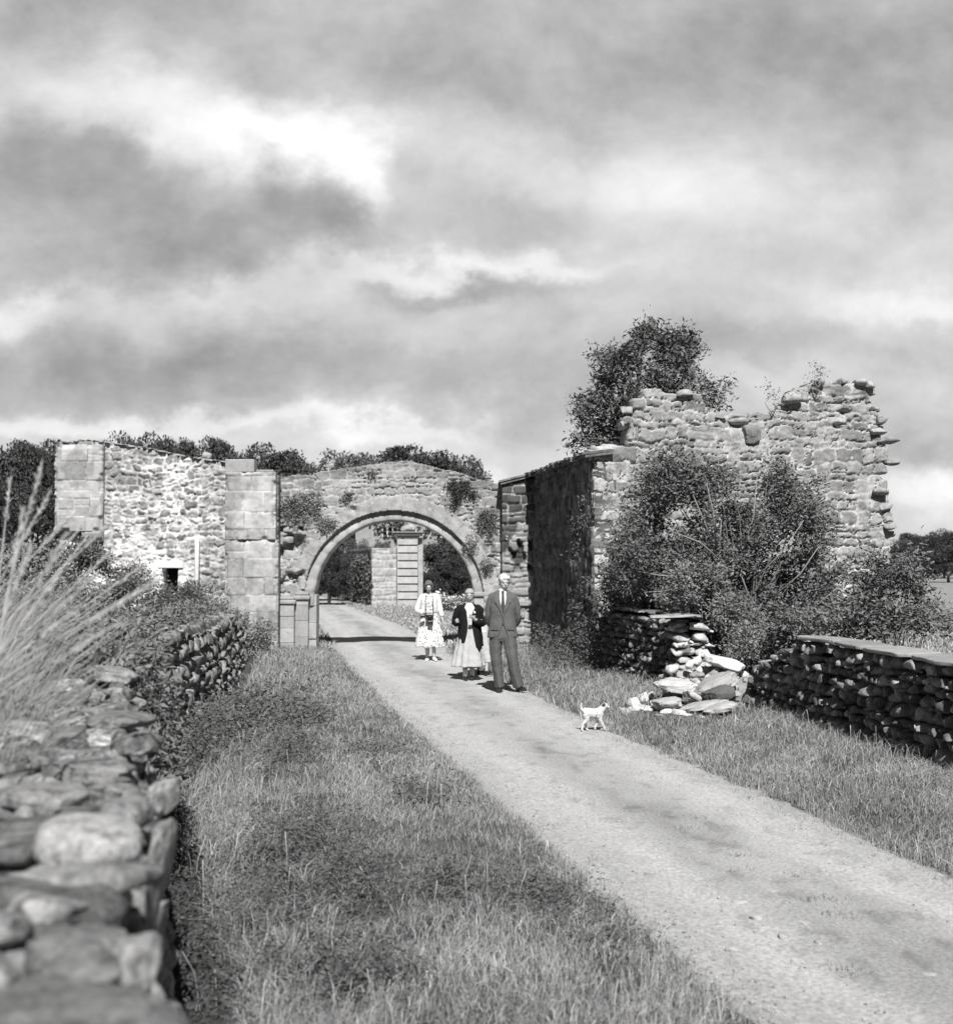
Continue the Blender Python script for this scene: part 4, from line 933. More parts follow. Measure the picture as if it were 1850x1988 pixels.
def plants():
    # the big elder in front of the ruin's end wall
    el = [(1290, 925, 50, 35), (1330, 960, 70, 50), (1260, 985, 55, 45), (1385, 930, 45, 35), (1410, 990, 60, 50), (1230, 1045, 50, 40), (1300, 1050, 85, 55), (1380, 1060, 80, 55), (1460, 1040, 60, 45), (1210, 1110, 45, 45), (1290, 1130, 85, 50), (1390, 1135, 90, 55), (1480, 1110, 75, 50), (1560, 1090, 50, 40),
          (1230, 1170, 60, 30), (1450, 1180, 80, 50), (1540, 1170, 70, 50), (1520, 980, 38, 50), (1560, 960, 50, 30), (1575, 1010, 40, 50), (1515, 905, 35, 22), (1600, 1130, 45, 45), (1400, 1210, 60, 40), (1470, 1240, 55, 45), (1350, 1160, 65, 40), (1440, 1285, 40, 30), (1620, 1200, 40, 26), (1540, 1235, 50, 28), (1330, 895, 40, 18), (1640, 1110, 36, 30), (1680, 1150, 36, 26)]
    r = random.Random(3); cl = []
    for (px, py, a, b) in el:
        Y = 21.9 + r.uniform(-.7, .7) - (.9 if py > 1190 else 0) - (.3 if px < 1250 else 0)
        for j in range(4): cl.append(PC(px + r.uniform(-.7, .7) * a, py + r.uniform(-.7, .7) * b, Y + r.uniform(-.5, .5), a * .45, b * .50))
    BP = [(1165, 1190), (1180, 1060), (1225, 960), (1260, 905), (1330, 880), (1400, 905), (1425, 965), (1465, 985), (1490, 895), (1540, 885), (1562, 920), (1620, 960), (1612, 1040), (1605, 1090), (1665, 1125), (1650, 1225), (1560, 1240), (1480, 1310), (1420, 1290), (1380, 1200), (1250, 1190)]
    k = 0
    while k < 95:
        px, py = r.uniform(1160, 1670), r.uniform(880, 1310)
        if inpoly(np.array([px]), np.array([py]), BP)[0]: cl.append(PC(px, py, 21.9 + r.uniform(-.8, .8) - (.9 if py > 1190 else 0), r.uniform(20, 34), r.uniform(16, 28))); k += 1
    bush('elder_bush', 'large spreading elder bush filling the foot of the ruin end wall behind the gap', 'bush', (4.5, 21.6, 0), cl, 66000, .072, .145, .018, shell=.35, wood='bark')
    # bare pale shoots showing through it
    mb = MB()
    for (x0, y0, x1, y1) in [(1385, 1060, 1345, 960), (1382, 1070, 1400, 1010), (1390, 1060, 1372, 940), (1440, 1080, 1470, 920), (1400, 1090, 1300, 1030), (1330, 1120, 1240, 1110), (1340, 1135, 1250, 1150), (1460, 1130, 1560, 1010), (1500, 1160, 1590, 1060), (1480, 1200, 1440, 1120), (1560, 1200, 1640, 1130), (1600, 1220, 1690, 1150)]:
        a, b = at(x0, y0, 21.2), at(x1, y1, 20.9); m_ = (a + b) / 2 + np.array([r.uniform(-.08, .08), -.05, r.uniform(-.05, .08)]); mb.tube([a, m_, b], [.014, .011, .005], 6)
    eb = [o for o in bpy.data.objects if o.name == 'elder_bush'][0]
    mb.build('bare_shoots', M['twig'], eb, off=np.array(eb.location))
    # light-leaved front clump over the wall end
    cl = [PC(1350 + r.uniform(-50, 50), 1135 + r.uniform(-25, 25) + abs(i) * 0, 20.3 + r.uniform(-.3, .3), 32, 24) for i in range(9)] + [PC(1400 + r.uniform(-30, 60), 1190 + r.uniform(-20, 60), 20.1 + r.uniform(-.3, .3), 30, 24) for i in range(9)] + [PC(1300, 1160, 20.4, 30, 20), PC(1430, 1265, 19.4, 26, 26), PC(1450, 1240, 19.4, 26, 26)]
    bush('hawthorn_bush', 'pale fine-leaved bush hanging over the broken wall end behind the rubble heap', 'bush', (3.9, 20.4, 0), cl, 17000, .055, .21, .015, shell=.4, wood='bark')
    # right-hand bush behind the near wall
    cl = []
    for (px, py, a, b) in [(1700, 1100, 26, 22), (1740, 1110, 40, 30), (1770, 1080, 24, 20), (1720, 1150, 50, 32), (1780, 1140, 36, 28), (1660, 1170, 40, 24), (1740, 1195, 60, 34), (1800, 1200, 46, 28), (1660, 1212, 60, 22), (1600, 1205, 44, 20), (1830, 1215, 26, 14), (1700, 1215, 60, 20), (1560, 1215, 40, 18)]:
        for j in range(3): cl.append(PC(px + r.uniform(-.5, .5) * a, py + r.uniform(-.5, .5) * b, 18.4 + r.uniform(-.7, .7), a * .5, b * .55))
    bush('ash_sapling', 'loose dark young ash bush behind the near right wall, beside the open field', 'bush', (6.0, 18.4, 0), cl, 8200, .085, .15, .015, shell=.3, asp=.34, wood='bark')
    # tree on the wall head behind the left shoulder of the ruin
    cl = []
    for (px, py, a, b) in [(1245, 665, 40, 30), (1200, 690, 45, 32), (1290, 685, 55, 35), (1330, 675, 34, 34), (1180, 735, 38, 35), (1240, 730, 65, 45), (1310, 725, 45, 35), (1170, 785, 44, 28), (1225, 780, 55, 38), (1150, 800, 40, 18), (1185, 830, 34, 24), (1145, 855, 30, 16), (1200, 850, 24, 26), (1370, 770, 34, 18), (1350, 745, 26, 20), (1395, 755, 18, 10), (1120, 805, 16, 12), (1270, 645, 20, 16), (1130, 858, 20, 14), (1385, 785, 22, 12), (1165, 700, 20, 16)]:
        for j in range(3): cl.append(PC(px + r.uniform(-1.05, .95) * a, py + r.uniform(-.95, .95) * b, 25.2 + r.uniform(-.7, .7), a * .36, b * .36))
    root = bush('elder_tree', 'dark elder tree growing up behind the left shoulder of the ruin, against the sky', 'tree', (3.1, 25.3, 0), cl, 13500, .10, .12, 0, shell=.2, asp=.36, fol='crown')
    mb = MB(); mb.tube([(0, 0, 0), (.05, 0, 2.2), (.0, 0, 4.2)], [.15, .12, .09], 10); 
    branch_set(mb, (0, 0, 3.9), [np.array(c[:3]) - (3.1, 25.3, 0) for c in cl[::2]], .05, .1, 5); mb.build('trunk', M['bark'], root)
    # small growth on the ruin head
    for (px, py, a, lab) in [(1500, 775, 22, 'small wispy sapling in the dip of the ruin top'), (1588, 722, 18, 'thin twiggy plant on the highest point of the ruin')]:
        cl = [PC(px + r.uniform(-a, a) * .7, py + r.uniform(-a, a), 24.0, a * .35, a * .4) for i in range(6)]; p = at(px, py + 30, 24.0)
        bush('wall_sapling', lab, 'plant', p, cl, 130, .05, .2, .012, asp=.4)
    # tufts on the gateway wall
    G = 'plants rooted in the gateway wall'
    for i, (px, py, a, b, n, tn, lab) in enumerate([(585, 985, 48, 38, 5200, .23, 'broad patch of grey green creeper on the gateway wall beside the dressed pilaster'), (640, 1018, 26, 14, 1500, .2, 'low creeper trailing to the left haunch of the arch'), (580, 1035, 0, 0, 0, 0, None),
        (878, 945, 14, 14, 700, .075, 'dark round tuft highest left of the cluster above the arch right side'), (902, 947, 17, 15, 800, .075, 'dark tuft second in the cluster above the arch right side'), (888, 968, 13, 13, 600, .075, 'dark tuft lowest in the cluster above the arch right side'), (918, 962, 11, 9, 500, .08, 'small dark tuft at the right of the cluster above the arch'), (882, 985, 10, 8, 300, .08, 'small dark tuft hanging below the cluster above the arch'),
        (945, 1010, 26, 36, 2600, .17, 'ivy hanging beside the dark side wall at the right end of the gateway wall'), (915, 1050, 22, 30, 900, .18, 'pale weeds on the right haunch of the arch'), (672, 967, 9, 11, 300, .07, 'lone dark tuft in a hole left of the arch crown'), (722, 920, 10, 6, 220, .12, 'small tuft near the top of the gateway wall'), (944, 1105, 14, 26, 700, .07, 'dark ivy tuft low at the right springing of the arch')]):
        if not n: continue
        cl = [PC(px + r.uniform(-.5, .5) * a, py + r.uniform(-.5, .5) * b, AY - .03, a * .38, b * .38, d=.07) for j in range(5 if n < 1000 else 9)]
        p = at(px, py, AY - .05); bush('wall_plant', lab, 'plant', p, cl, n, .048, tn, 0, G)
    # brambles and ivy over the left wall
    cl = []
    for y in np.arange(7.6, 24, .30):
        for j in range(3 if y < 15 else 1):
            c = r.uniform(.05, .8) if y < 12 else r.uniform(.34, .85); cl.append((float(wx(y)) - c, y + r.uniform(-.2, .2), float(wt(y)) + .02 + r.uniform(0, .06), .17, .22, .09))
        if y < 10: 
            for j in range(2): cl.append((float(wx(y)) + .03, y, 1.3 - r.uniform(0, .45), .10, .20, .18))
    bush('ivy_mat', 'thick mat of ivy and bramble over the middle stretch of the left wall', 'plant', (-3.2, 13, 1.15), cl, 32000, .058, .17, 0, shell=.4)
    cl = [(float(wx(y)) - r.uniform(.6, 2.2), y, .93 + r.uniform(0, .20) - .012 * max(0, y - 14), .3, .3, .16) for y in np.arange(7.6, 27, .16)]
    bush('bank_scrub', 'mixed nettles and scrub covering the bank left of the wall, below the limewashed building', 'plant', (-5.6, 17, .85), cl, 30000, .07, .18, 0, shell=.3)
    cl = [PC(330 + r.uniform(-50, 50), 1172 + r.uniform(-18, 15), 26 + r.uniform(-.8, .8), 16, 26) for i in range(20)]
    bush('nettle_clump', 'upright nettles in front of the small black window', 'plant', (-6.2, 26, .85), cl, 6500, .07, .12, .012, asp=.3)
    cl = [PC(235 + r.uniform(-35, 35), 1140 + r.uniform(-25, 25), 27.4 + r.uniform(-.8, .8), 22, 16) for i in range(14)] + [PC(150 + r.uniform(-45, 50), 1085 + r.uniform(-20, 60), 27.6 + r.uniform(-.6, .6), 22, 18) for i in range(16)]
    bush('bramble_bush', 'low bramble bush at the foot of the left building below the hanging pilaster', 'bush', (-7.5, 27.4, .85), cl, 12000, .075, .16, .015)
    cl = [PC(50 + r.uniform(-110, 130), 1115 + r.uniform(-40, 90), 22 + r.uniform(-2, 2), 30, 26) for i in range(30)]
    bush('hedge_shrub', 'rough grey shrub at the left edge of the picture, behind the tall dry grass', 'bush', (-7.6, 22, .85), cl, 14000, .085, .22, .02)
    cl = [PC(495 + r.uniform(-30, 30), 1245 + r.uniform(-42, 42), 26.5 + r.uniform(-.5, .3), 16, 20, d=.25) for i in range(20)]
    bush('wall_foot_bramble', 'straggling bramble at the foot of the dressed pilaster, right of the left wall end', 'bush', (-4.6, 26.5, 0), cl, 4200, .06, .24, .010)
    cl = [PC(1150 + r.uniform(-40, 20), 1180 + r.uniform(-200, 110), 23.2 + r.uniform(-.3, .2), 14, 26, d=.12) for i in range(16)]
    bush('side_wall_ivy', 'thin ivy straggling down the corner of the dark side wall', 'plant', (2.1, 23.2, 0), cl, 1300, .06, .11, 0)
plants()

# ------------------------------------------------------------------ distant trees
def tree_mesh(seed, n, size, tone):
    r = random.Random(seed); mb = MB(); tips = []
    for i in range(36):
        a, z = r.random() * 6.283, r.uniform(.25, .88); rad = .42 * math.sqrt(max(0, 1 - ((z - .5) / .46) ** 2)) * r.uniform(.45, 1)
        c = (rad * math.cos(a), rad * math.sin(a), z - .02); s_ = r.uniform(.11, .19); P, d = clump_points(c, (s_, s_, s_ * .75), n // 36, .5)
        leaves(mb, P, size, tone * r.uniform(.7, 1.3), up=.4, asp=.7, outward=d); tips.append(c)
    return mb, tips
TM = []
for i in range(4):
    mb, tips = tree_mesh(20 + i, 24000, .024, .062 if i != 2 else .09)
    t = MB(); t.tube([(0, 0, 0), (.01, 0, .2), (0, .01, .42)], [.034, .026, .018], 8); branch_set(t, (0, 0, .3), tips[::2], .012, .1, i)
    r_ = empty('broadleaf_tree', (0, 0, 0)); c_ = mb.build('crown', M['leaf'], r_, False); k_ = t.build('trunk', M['bark'], r_); TM.append((r_, c_, k_))
first = [True] * 4
def place_tree(k, x, y, h, w, rz, label, group, z=0.0, cat='tree'):
    R0, c0, t0 = TM[k]
    if first[k]: o = R0; first[k] = False
    else:
        o = R0.copy(); COL.objects.link(o)
        for ch in (c0, t0):
            d = ch.copy(); COL.objects.link(d); d.parent = o
    o.location = (x, y, z); o.rotation_euler = (0, 0, rz); o.scale = (w, w, h); tag(o, label, cat, group)
def trees():
    G = 'trees on the skyline behind the ruins'
    # px centre, py top, Y, crown width px, kind, label
    for i, (px, py, Y, w, k, lab) in enumerate([
        (820, 853, 78, 190, 0, 'big round dark tree behind the peak of the gateway wall, rightmost on the skyline'), (885, 875, 80, 120, 1, 'rounded tree at the right shoulder of the big round tree'),
        (665, 868, 84, 150, 2, 'lighter feathery tree between the two darker ones above the gateway left side'), (735, 880, 88, 120, 3, 'low tree tucked left of the big round tree'),
        (520, 856, 76, 170, 1, 'dark tree rising above the dressed pilaster cap'), (585, 880, 80, 110, 0, 'smaller dark tree just right of the pilaster cap'), (460, 872, 82, 110, 3, 'small tree left of the pilaster cap'),
        (395, 840, 84, 130, 0, 'tree above the right part of the limewashed wall'), (322, 832, 86, 120, 1, 'tallest tree above the middle of the limewashed wall'), (262, 836, 84, 110, 3, 'tree above the left part of the limewashed wall'), (215, 845, 88, 90, 0, 'low tree above the hanging pilaster'),
        (75, 842, 64, 150, 1, 'dark conifer-like tree at the left of the hanging pilaster'), (20, 845, 60, 130, 0, 'dark tree at the far left edge of the picture'), (110, 850, 70, 110, 3, 'dark tree partly hidden behind the hanging pilaster'), (40, 930, 46, 150, 0, 'nearer dark low tree at the left edge behind the dry grass'), (130, 935, 52, 120, 1, 'nearer dark low tree beside the left building')]):
        z = CAMZ + (1088 - py) * Y / FP; place_tree(k, (px - 925) * Y / FP, Y, z / .99, w * Y / FP / .76, i * 1.3, lab, G)
    G2 = 'dark trees and shrubs seen through the arch'
    for i, (px, py, Y, w, k, lab) in enumerate([(640, 1050, 66, 84, 0, 'dark tree seen through the left of the arch, behind the ivied wall'), (640, 1075, 60, 90, 1, 'dark shrub low at the left inside the arch, beside the road'), (694, 1044, 70, 60, 2, 'light-leaved tree above the ivied wall inside the arch'), (740, 1050, 62, 60, 2, 'small bush growing above the rubble wall beside the gate pier'),
        (870, 1050, 62, 120, 0, 'dark tree right of the gate pier inside the arch'), (905, 1075, 58, 100, 1, 'dark bush low at the right inside the arch'), (850, 1110, 60, 80, 3, 'dark bush behind the iron railing'), (930, 1060, 64, 110, 3, 'tree at the far right inside the arch')]):
        z = CAMZ + (1088 - py) * Y / FP; place_tree(k, (px - 925) * Y / FP, Y, z / .98, w * Y / FP / .85, i * 2.1 + .5, lab, G2)
    G3 = 'trees along the far side of the field'
    for i, (px, py, Y, w, k, lab) in enumerate([(1770, 1032, 150, 60, 0, 'first tree of the far field row, next to the ruin edge'), (1800, 1036, 155, 54, 1, 'second tree of the far field row'), (1832, 1026, 148, 64, 3, 'rounded taller tree of the far field row near the picture edge'), (1862, 1030, 150, 60, 0, 'last tree of the far field row, cut by the picture edge'), (1745, 1046, 140, 60, 2, 'low tree just beside the ragged ruin edge'), (1790, 1060, 125, 76, 1, 'nearer low tree in front of the far field row'), (1840, 1056, 122, 80, 0, 'nearer broad tree in front of the far field row by the picture edge'), (1745, 1075, 118, 70, 3, 'nearer dark bush showing beside the ruin edge')]):
        z = CAMZ + (1088 - py) * Y / FP; place_tree(k, (px - 925) * Y / FP, Y, z / .98, w * Y / FP / .85, i * 1.7, lab, G3)
trees()

# ------------------------------------------------------------------ things beyond the arch
def beyond():
    Y = 57.0; k = Y / FP
    def X(px): return (px - 925) * k
    def Z(py): return CAMZ + (1088 - py) * k
    root = empty('gate_pier', (X(791), Y, 0), label='tall banded stone gate pier with a heavy cornice and stone finial, seen through the arch', cat='pier')
    o_ = np.array([X(791), Y, 0]); mb = MB(); w = 20 * k; z = .0; top = Z(1044); n = 9; h = (top - 0) / n
    for i in range(n):
        mb.box((-w, 0, z + .03), (w, .95, z + h - .03), .42 + .04 * (i % 2)); mb.box((-w + .05, .05, z - .03), (w - .05, .9, z + .03), .14); z += h
    bevel(mb.build('shaft', M['ashlar'], root, False), .02)
    mb = MB(); mb.box((-w - .03, -.03, top), (w + .03, .98, top + .09), .3); mb.box((-w - .16, -.16, top + .09), (w + .16, 1.1, top + .2), .2); mb.box((-w - .24, -.24, top + .2), (w + .24, 1.2, top + .27), .22); bevel(mb.build('cornice', M['ashlar'], root, False), .03)
    mb = MB(); rock(mb, (0, .45, top + .42), (.36, .3, .2), (0, 0, .2), .4, hi=True); rock(mb, (.02, .45, top + .66), (.2, .2, .16), (0, 0, .5), .42, hi=True); mb.build('finial', M['rubble'], root)
    mb = MB(); mb.box((w + .01, .25, 0), (w + .22, .7, top), .4); mb.build('side_strip', M['ashlar'], root, False)
    root = empty('rubble_wall', (X(745), Y, 0), label='pale rubble wall end standing against the left of the gate pier, seen through the arch', cat='wall')
    U, V = grid(-23 * k, 24 * k, -.1, Z(1066), .05); ma = masonry(U, V, 707, (.2, .4), (.25, .7), .05, .03)
    tone = np.where(ma['face'] > .4, .34 + .12 * (ma['h'][0] - .5), .44); sheet('wall', (0, 0, 0), GU, GN, U, V, np.ones(U.shape, bool), .05 * ma['face'], tone, np.full(U.shape, .5), M['masonry'], root)
    # ivied wall running back-left, facing left and so in shade
    a = np.array([X(722), Y, 0]); b = np.array([(676 - 925) / FP * 70, 70, 0]); d = (b - a); Ln = np.linalg.norm(d); d /= Ln; nn = np.array([-d[1], d[0], 0])
    if nn[0] > 0: nn = -nn
    root = empty('ivied_wall', a, label='dark ivied wall running back from the pale rubble wall end, seen through the arch', cat='wall')
    U, V = grid(0, Ln, -.1, Z(1066), .12); ma = masonry(U, V, 808, (.2, .4), (.3, .8), .05, .03)
    sheet('wall', (0, 0, 0), d, nn, U, V, np.ones(U.shape, bool), .06 * ma['face'], .2 + .1 * (ma['h'][0] - .5), np.full(U.shape, .5), M['dark_masonry'], root)
    mb = MB(); n = 5000; s = RS.rand(n) * Ln; z = RS.rand(n) ** .7 * Z(1066) * (.4 + .6 * vn(s * .8, 0, 0, 8)); P = np.outer(s, d) + nn * .1 + np.stack([z * 0, z * 0, z], 1) + RS.normal(size=(n, 3)) * .06
    leaves(mb, P, .16, .12, asp=.6); mb.build('ivy', M['leaf'], root, False)
    # railing and white flowers
    Yf = 50.0; kf = Yf / FP; x0, x1 = (850 - 925) * kf, (905 - 925) * kf
    root = empty('iron_railing', ((x0 + x1) / 2, Yf, 0), label='low iron railing right of the gate pier with white flowers behind it', cat='railing'); xm = (x0 + x1) / 2
    mb = MB()
    for i in range(16): mb.tube([(x0 - xm + (x1 - x0) * i / 15, 0, 0), (x0 - xm + (x1 - x0) * i / 15, 0, .62 + .05 * (i % 2))], [.014, .012], 5)
    mb.build('bars', M['iron'], root)
    mb = MB(); mb.box((x0 - xm, -.015, .5), (x1 - xm, .015, .53)); mb.box((x0 - xm, -.015, .1), (x1 - xm, .015, .13)); mb.build('rail', M['iron'], root)
    cl = [((x0 + x1) / 2 + random.uniform(-.7, .8), Yf + .8 + random.uniform(-.3, .3), .5 + random.uniform(-.1, .15), .2, .2, .14) for i in range(12)]
    bush('flower_bush', 'bush covered in small white flowers behind the iron railing', 'bush', ((x0 + x1) / 2, Yf + .8, 0), cl, 900, .08, .75, .01, asp=.9, fol='flowers')
    cl = [((x0 + x1) / 2 + random.uniform(-.9, 1.0), Yf + 1.1 + random.uniform(-.3, .3), .35 + random.uniform(-.1, .1), .3, .3, .25) for i in range(12)]
    bush('garden_shrub', 'dark green garden shrub behind the white flowers at the railing', 'bush', ((x0 + x1) / 2, Yf + 1.1, 0), cl, 2500, .1, .1, .01)
    # house beyond, mostly hidden by trees
    Yh = 76.0; kh = Yh / FP
    def XX(px): return (px - 925) * kh
    def ZZ(py): return CAMZ + (1088 - py) * kh
    root = empty('house', (XX(840), Yh, 0), label='pale house half hidden by trees beyond the gateway, white framed windows and one chimney', cat='house'); ox = XX(840)
    mb = MB(); mb.box((XX(690) - ox, 0, 0), (XX(985) - ox, 7, ZZ(1000)), .3); mb.build('wall', M['render_wall'], root, False)
    mb = MB(); a, b, ze, zr = XX(680) - ox, XX(995) - ox, ZZ(1000), ZZ(948)
    mb.add([[a, -.4, ze], [b, -.4, ze], [b, 3.5, zr], [a, 3.5, zr], [b, 7.4, ze], [a, 7.4, ze]], [[0, 1, 2, 3], [3, 2, 4, 5]], [[0, 3, 5], [1, 4, 2]], tone=.2); mb.build('roof', M['roof'], root, False)
    mb = MB(); cxx = XX(943) - ox; mb.box((cxx - .30, 3.1, zr - .8), (cxx + .30, 3.9, ZZ(921)), .22); mb.box((cxx - .36, 3.04, ZZ(921)), (cxx + .36, 3.96, ZZ(918)), .3)
    ch = mb.build('chimney', M['ashlar'], root, False)
    for dx in (-.13, .13): mb = MB(); mb.tube([(cxx + dx, 3.5, ZZ(919)), (cxx + dx, 3.5, ZZ(911))], [.11, .08], 8); mb.build('chimney_pot', M['render_wall'], ch)
    for (p0, p1, q0, q1, nx) in [(742, 772, 1022, 1042, 3), (776, 808, 1022, 1042, 3), (848, 872, 1024, 1044, 3)]:
        x0, x1, z1, z0 = XX(p0) - ox, XX(p1) - ox, ZZ(q0), ZZ(q1); f = MB(); t = .055
        for (u, v, u2, v2) in [(x0, z0, x1, z0 + t), (x0, z1 - t, x1, z1), (x0, z0 + t, x0 + t, z1 - t), (x1 - t, z0 + t, x1, z1 - t)]: f.box((u, -.06, v), (u2, -.003, v2))
        for i in range(1, nx): xm = x0 + (x1 - x0) * i / nx; f.box((xm - .025, -.05, z0 + t), (xm + .025, -.004, z1 - t))
        zm = (z0 + z1) / 2; f.box((x0 + t, -.045, zm - .02), (x1 - t, -.006, zm + .02))
        w_ = f.build('window', M['whitepaint'], root, False); g = MB(); g.box((x0 + t, -.02, z0 + t), (x1 - t, -.012, z1 - t)); g.build('pane', M['glass'], w_, False)
beyond()

# ------------------------------------------------------------------ people
def cloth_mat(name, v, amt=.12, sc=30, weave=.15): return mat(name, v, .95, sc, amt * .5, .75, 11, attr=False, spec=.1, bd=.035)
PM = dict(skin=mat('skin', .42, .6, 20, .06, 0, attr=False, spec=.3), skin_shade=mat('tanned_skin', .34, .6, 20, .06, 0, attr=False), hair_fair=mat('fair_hair', .58, .6, 60, .25, .3, 90, attr=False), hair_dark=mat('dark_hair', .14, .6, 60, .3, .3, 90, attr=False), hair_grey=mat('grey_hair', .36, .6, 60, .25, .3, 90, attr=False),
          suit=cloth_mat('grey_suit', .125, .25, 60), trouser=cloth_mat('grey_trousers', .115, .25, 60), shirt=cloth_mat('white_shirt', .78), tie=cloth_mat('dark_tie', .06, .4, 60), shoe=mat('black_leather', .02, .35, 9, .2, 0, attr=False, spec=.5),
          blackwool=cloth_mat('black_wool', .016), cream=cloth_mat('cream_cloth', .62), skirt=cloth_mat('pale_tweed_skirt', .46, .22, 90), petti=cloth_mat('dark_lining', .05), sock=cloth_mat('white_sock', .62), shaded_leg=cloth_mat('leg_shade', .07), cardi=cloth_mat('white_cardigan', .74), white=mat('white_leather', .72, .5, 9, .1, 0, attr=False), lip=mat('lips', .16, .6, 9, .1, 0, attr=False), eye=mat('eye', .07, .3, 9, 0, 0, attr=False), fur=mat('white_fur', .62, .95, 30, .2, .9, 45, attr=False), furdark=mat('dark_fur', .05, .95, 20, .2, .4, 60, attr=False))
def floral():
    m_ = bpy.data.materials.new('floral_print'); m_.use_nodes = True; nt = m_.node_tree; N = nt.nodes; L = nt.links; bs = N['Principled BSDF']; bs.inputs['Roughness'].default_value = .9
    tc = N.new('ShaderNodeTexCoord'); v = N.new('ShaderNodeTexVoronoi'); v.inputs['Scale'].default_value = 24; no = N.new('ShaderNodeTexNoise'); no.inputs['Scale'].default_value = 30
    ad = N.new('ShaderNodeVectorMath'); ad.operation = 'MULTIPLY_ADD'; L.new(tc.outputs['Object'], no.inputs['Vector']); L.new(no.outputs[1], ad.inputs[0]); ad.inputs[1].default_value = (.05,) * 3; L.new(tc.outputs['Object'], ad.inputs[2]); L.new(ad.outputs[0], v.inputs['Vector'])
    cr = N.new('ShaderNodeValToRGB'); e = cr.color_ramp.elements; e[0].position = .0; e[0].color = (.10, .10, .10, 1); e[1].position = .62; e[1].color = (.72, .72, .72, 1)
    k = cr.color_ramp.elements.new(.32); k.color = (.22, .22, .22, 1); k = cr.color_ramp.elements.new(.40); k.color = (.68, .68, .68, 1)
    L.new(v.outputs['Distance'], cr.inputs[0]); L.new(cr.outputs[0], bs.inputs['Base Color']); return m_
PM['floral'] = floral()
def remesh(o, vox, smooth=4):
    r = o.modifiers.new('remesh', 'REMESH'); r.mode = 'VOXEL'; r.voxel_size = vox; r.use_smooth_shade = True
    if smooth: s = o.modifiers.new('smooth', 'SMOOTH'); s.factor = .5; s.iterations = smooth
    return o
def hand(mb, w, d, side, up, curl=.5, s=1.0, thumb=1):
    """palm + five fingers; w wrist, d pointing direction, side = across the palm towards the thumb"""
    w = np.asarray(w, float); d = np.asarray(d, float); d /= np.linalg.norm(d); side = np.asarray(side, float); side -= d * side.dot(d); side /= np.linalg.norm(side); nr = np.cross(d, side) * up
    mb.tube([w, w + d * .03 * s, w + d * .085 * s], [(.026 * s, .019 * s), (.036 * s, .018 * s), (.042 * s, .014 * s)], 10, ref=side)
    for i, (o_, ln) in enumerate([(.031, .070), (.011, .080), (-.010, .074), (-.030, .058)]):
        b = w + d * .080 * s + side * o_ * s; c = curl * (1 + .12 * i)
        p1 = b + (d * math.cos(c * .6) + nr * math.sin(c * .6)) * ln * .45 * s; p2 = p1 + (d * math.cos(c * 1.4) + nr * math.sin(c * 1.4)) * ln * .32 * s; p3 = p2 + (d * math.cos(c * 2.1) + nr * math.sin(c * 2.1)) * ln * .25 * s
        mb.tube([b - d * .01, p1, p2, p3], [.0098 * s, .0092 * s, .0085 * s, .0068 * s], 8)
    b = w + d * .025 * s + side * .026 * s; p1 = b + (side * .6 + d * .7 + nr * .25) * .035 * s; p2 = p1 + (side * .3 + d * .85 + nr * .4) * .03 * s
    mb.tube([b, p1, p2], [.013 * s, .011 * s, .0085 * s], 8)
def head(mb, c, s=1.0, yaw=0.0, pit=0.0):
    R = rotm(0, 0, yaw) @ rotm(pit, 0, 0)
    def q(p): return np.asarray(c) + R @ (np.asarray(p) * s)
    def e(p, r, rot=None):
        V = SPH[0] * np.asarray(r) * s
        if rot is not None: V = V @ rotm(*rot).T
        mb.add(V @ R.T + q(p), SPH[1])
    e((0, .018, .035), (.074, .094, .082)); e((0, -.018, -.02), (.060, .074, .088)); e((0, -.042, -.078), (.036, .036, .030)); e((0, -.078, .022), (.050, .016, .012))
    e((.030, -.060, -.022), (.022, .022, .022)); e((-.030, -.060, -.022), (.022, .022, .022)); e((0, -.050, -.045), (.044, .042, .040))
    mb.tube([q((0, -.088, .012)), q((0, -.104, -.016)), q((0, -.106, -.028))], [.008 * s, .012 * s, .013 * s], 8)
    e((0, -.088, -.056), (.022, .009, .009))
    for k in (-1, 1): e((.074 * k, .012, -.012), (.009, .020, .030), (0, 0, .3 * k))
    return q, R
def face_bits(root, q, R, s=1.0):
    for k in (-1, 1): mb = MB(); mb.add((SPH[0] * [.010 * s, .005 * s, .0045 * s]) @ R.T + q((.029 * k, -.083, .0)), SPH[1]); mb.build('eye', PM['eye'], root)
    mb = MB(); mb.add((SPH[0] * [.020 * s, .006 * s, .006 * s]) @ R.T + q((0, -.094, -.057)), SPH[1]); mb.build('mouth', PM['lip'], root)
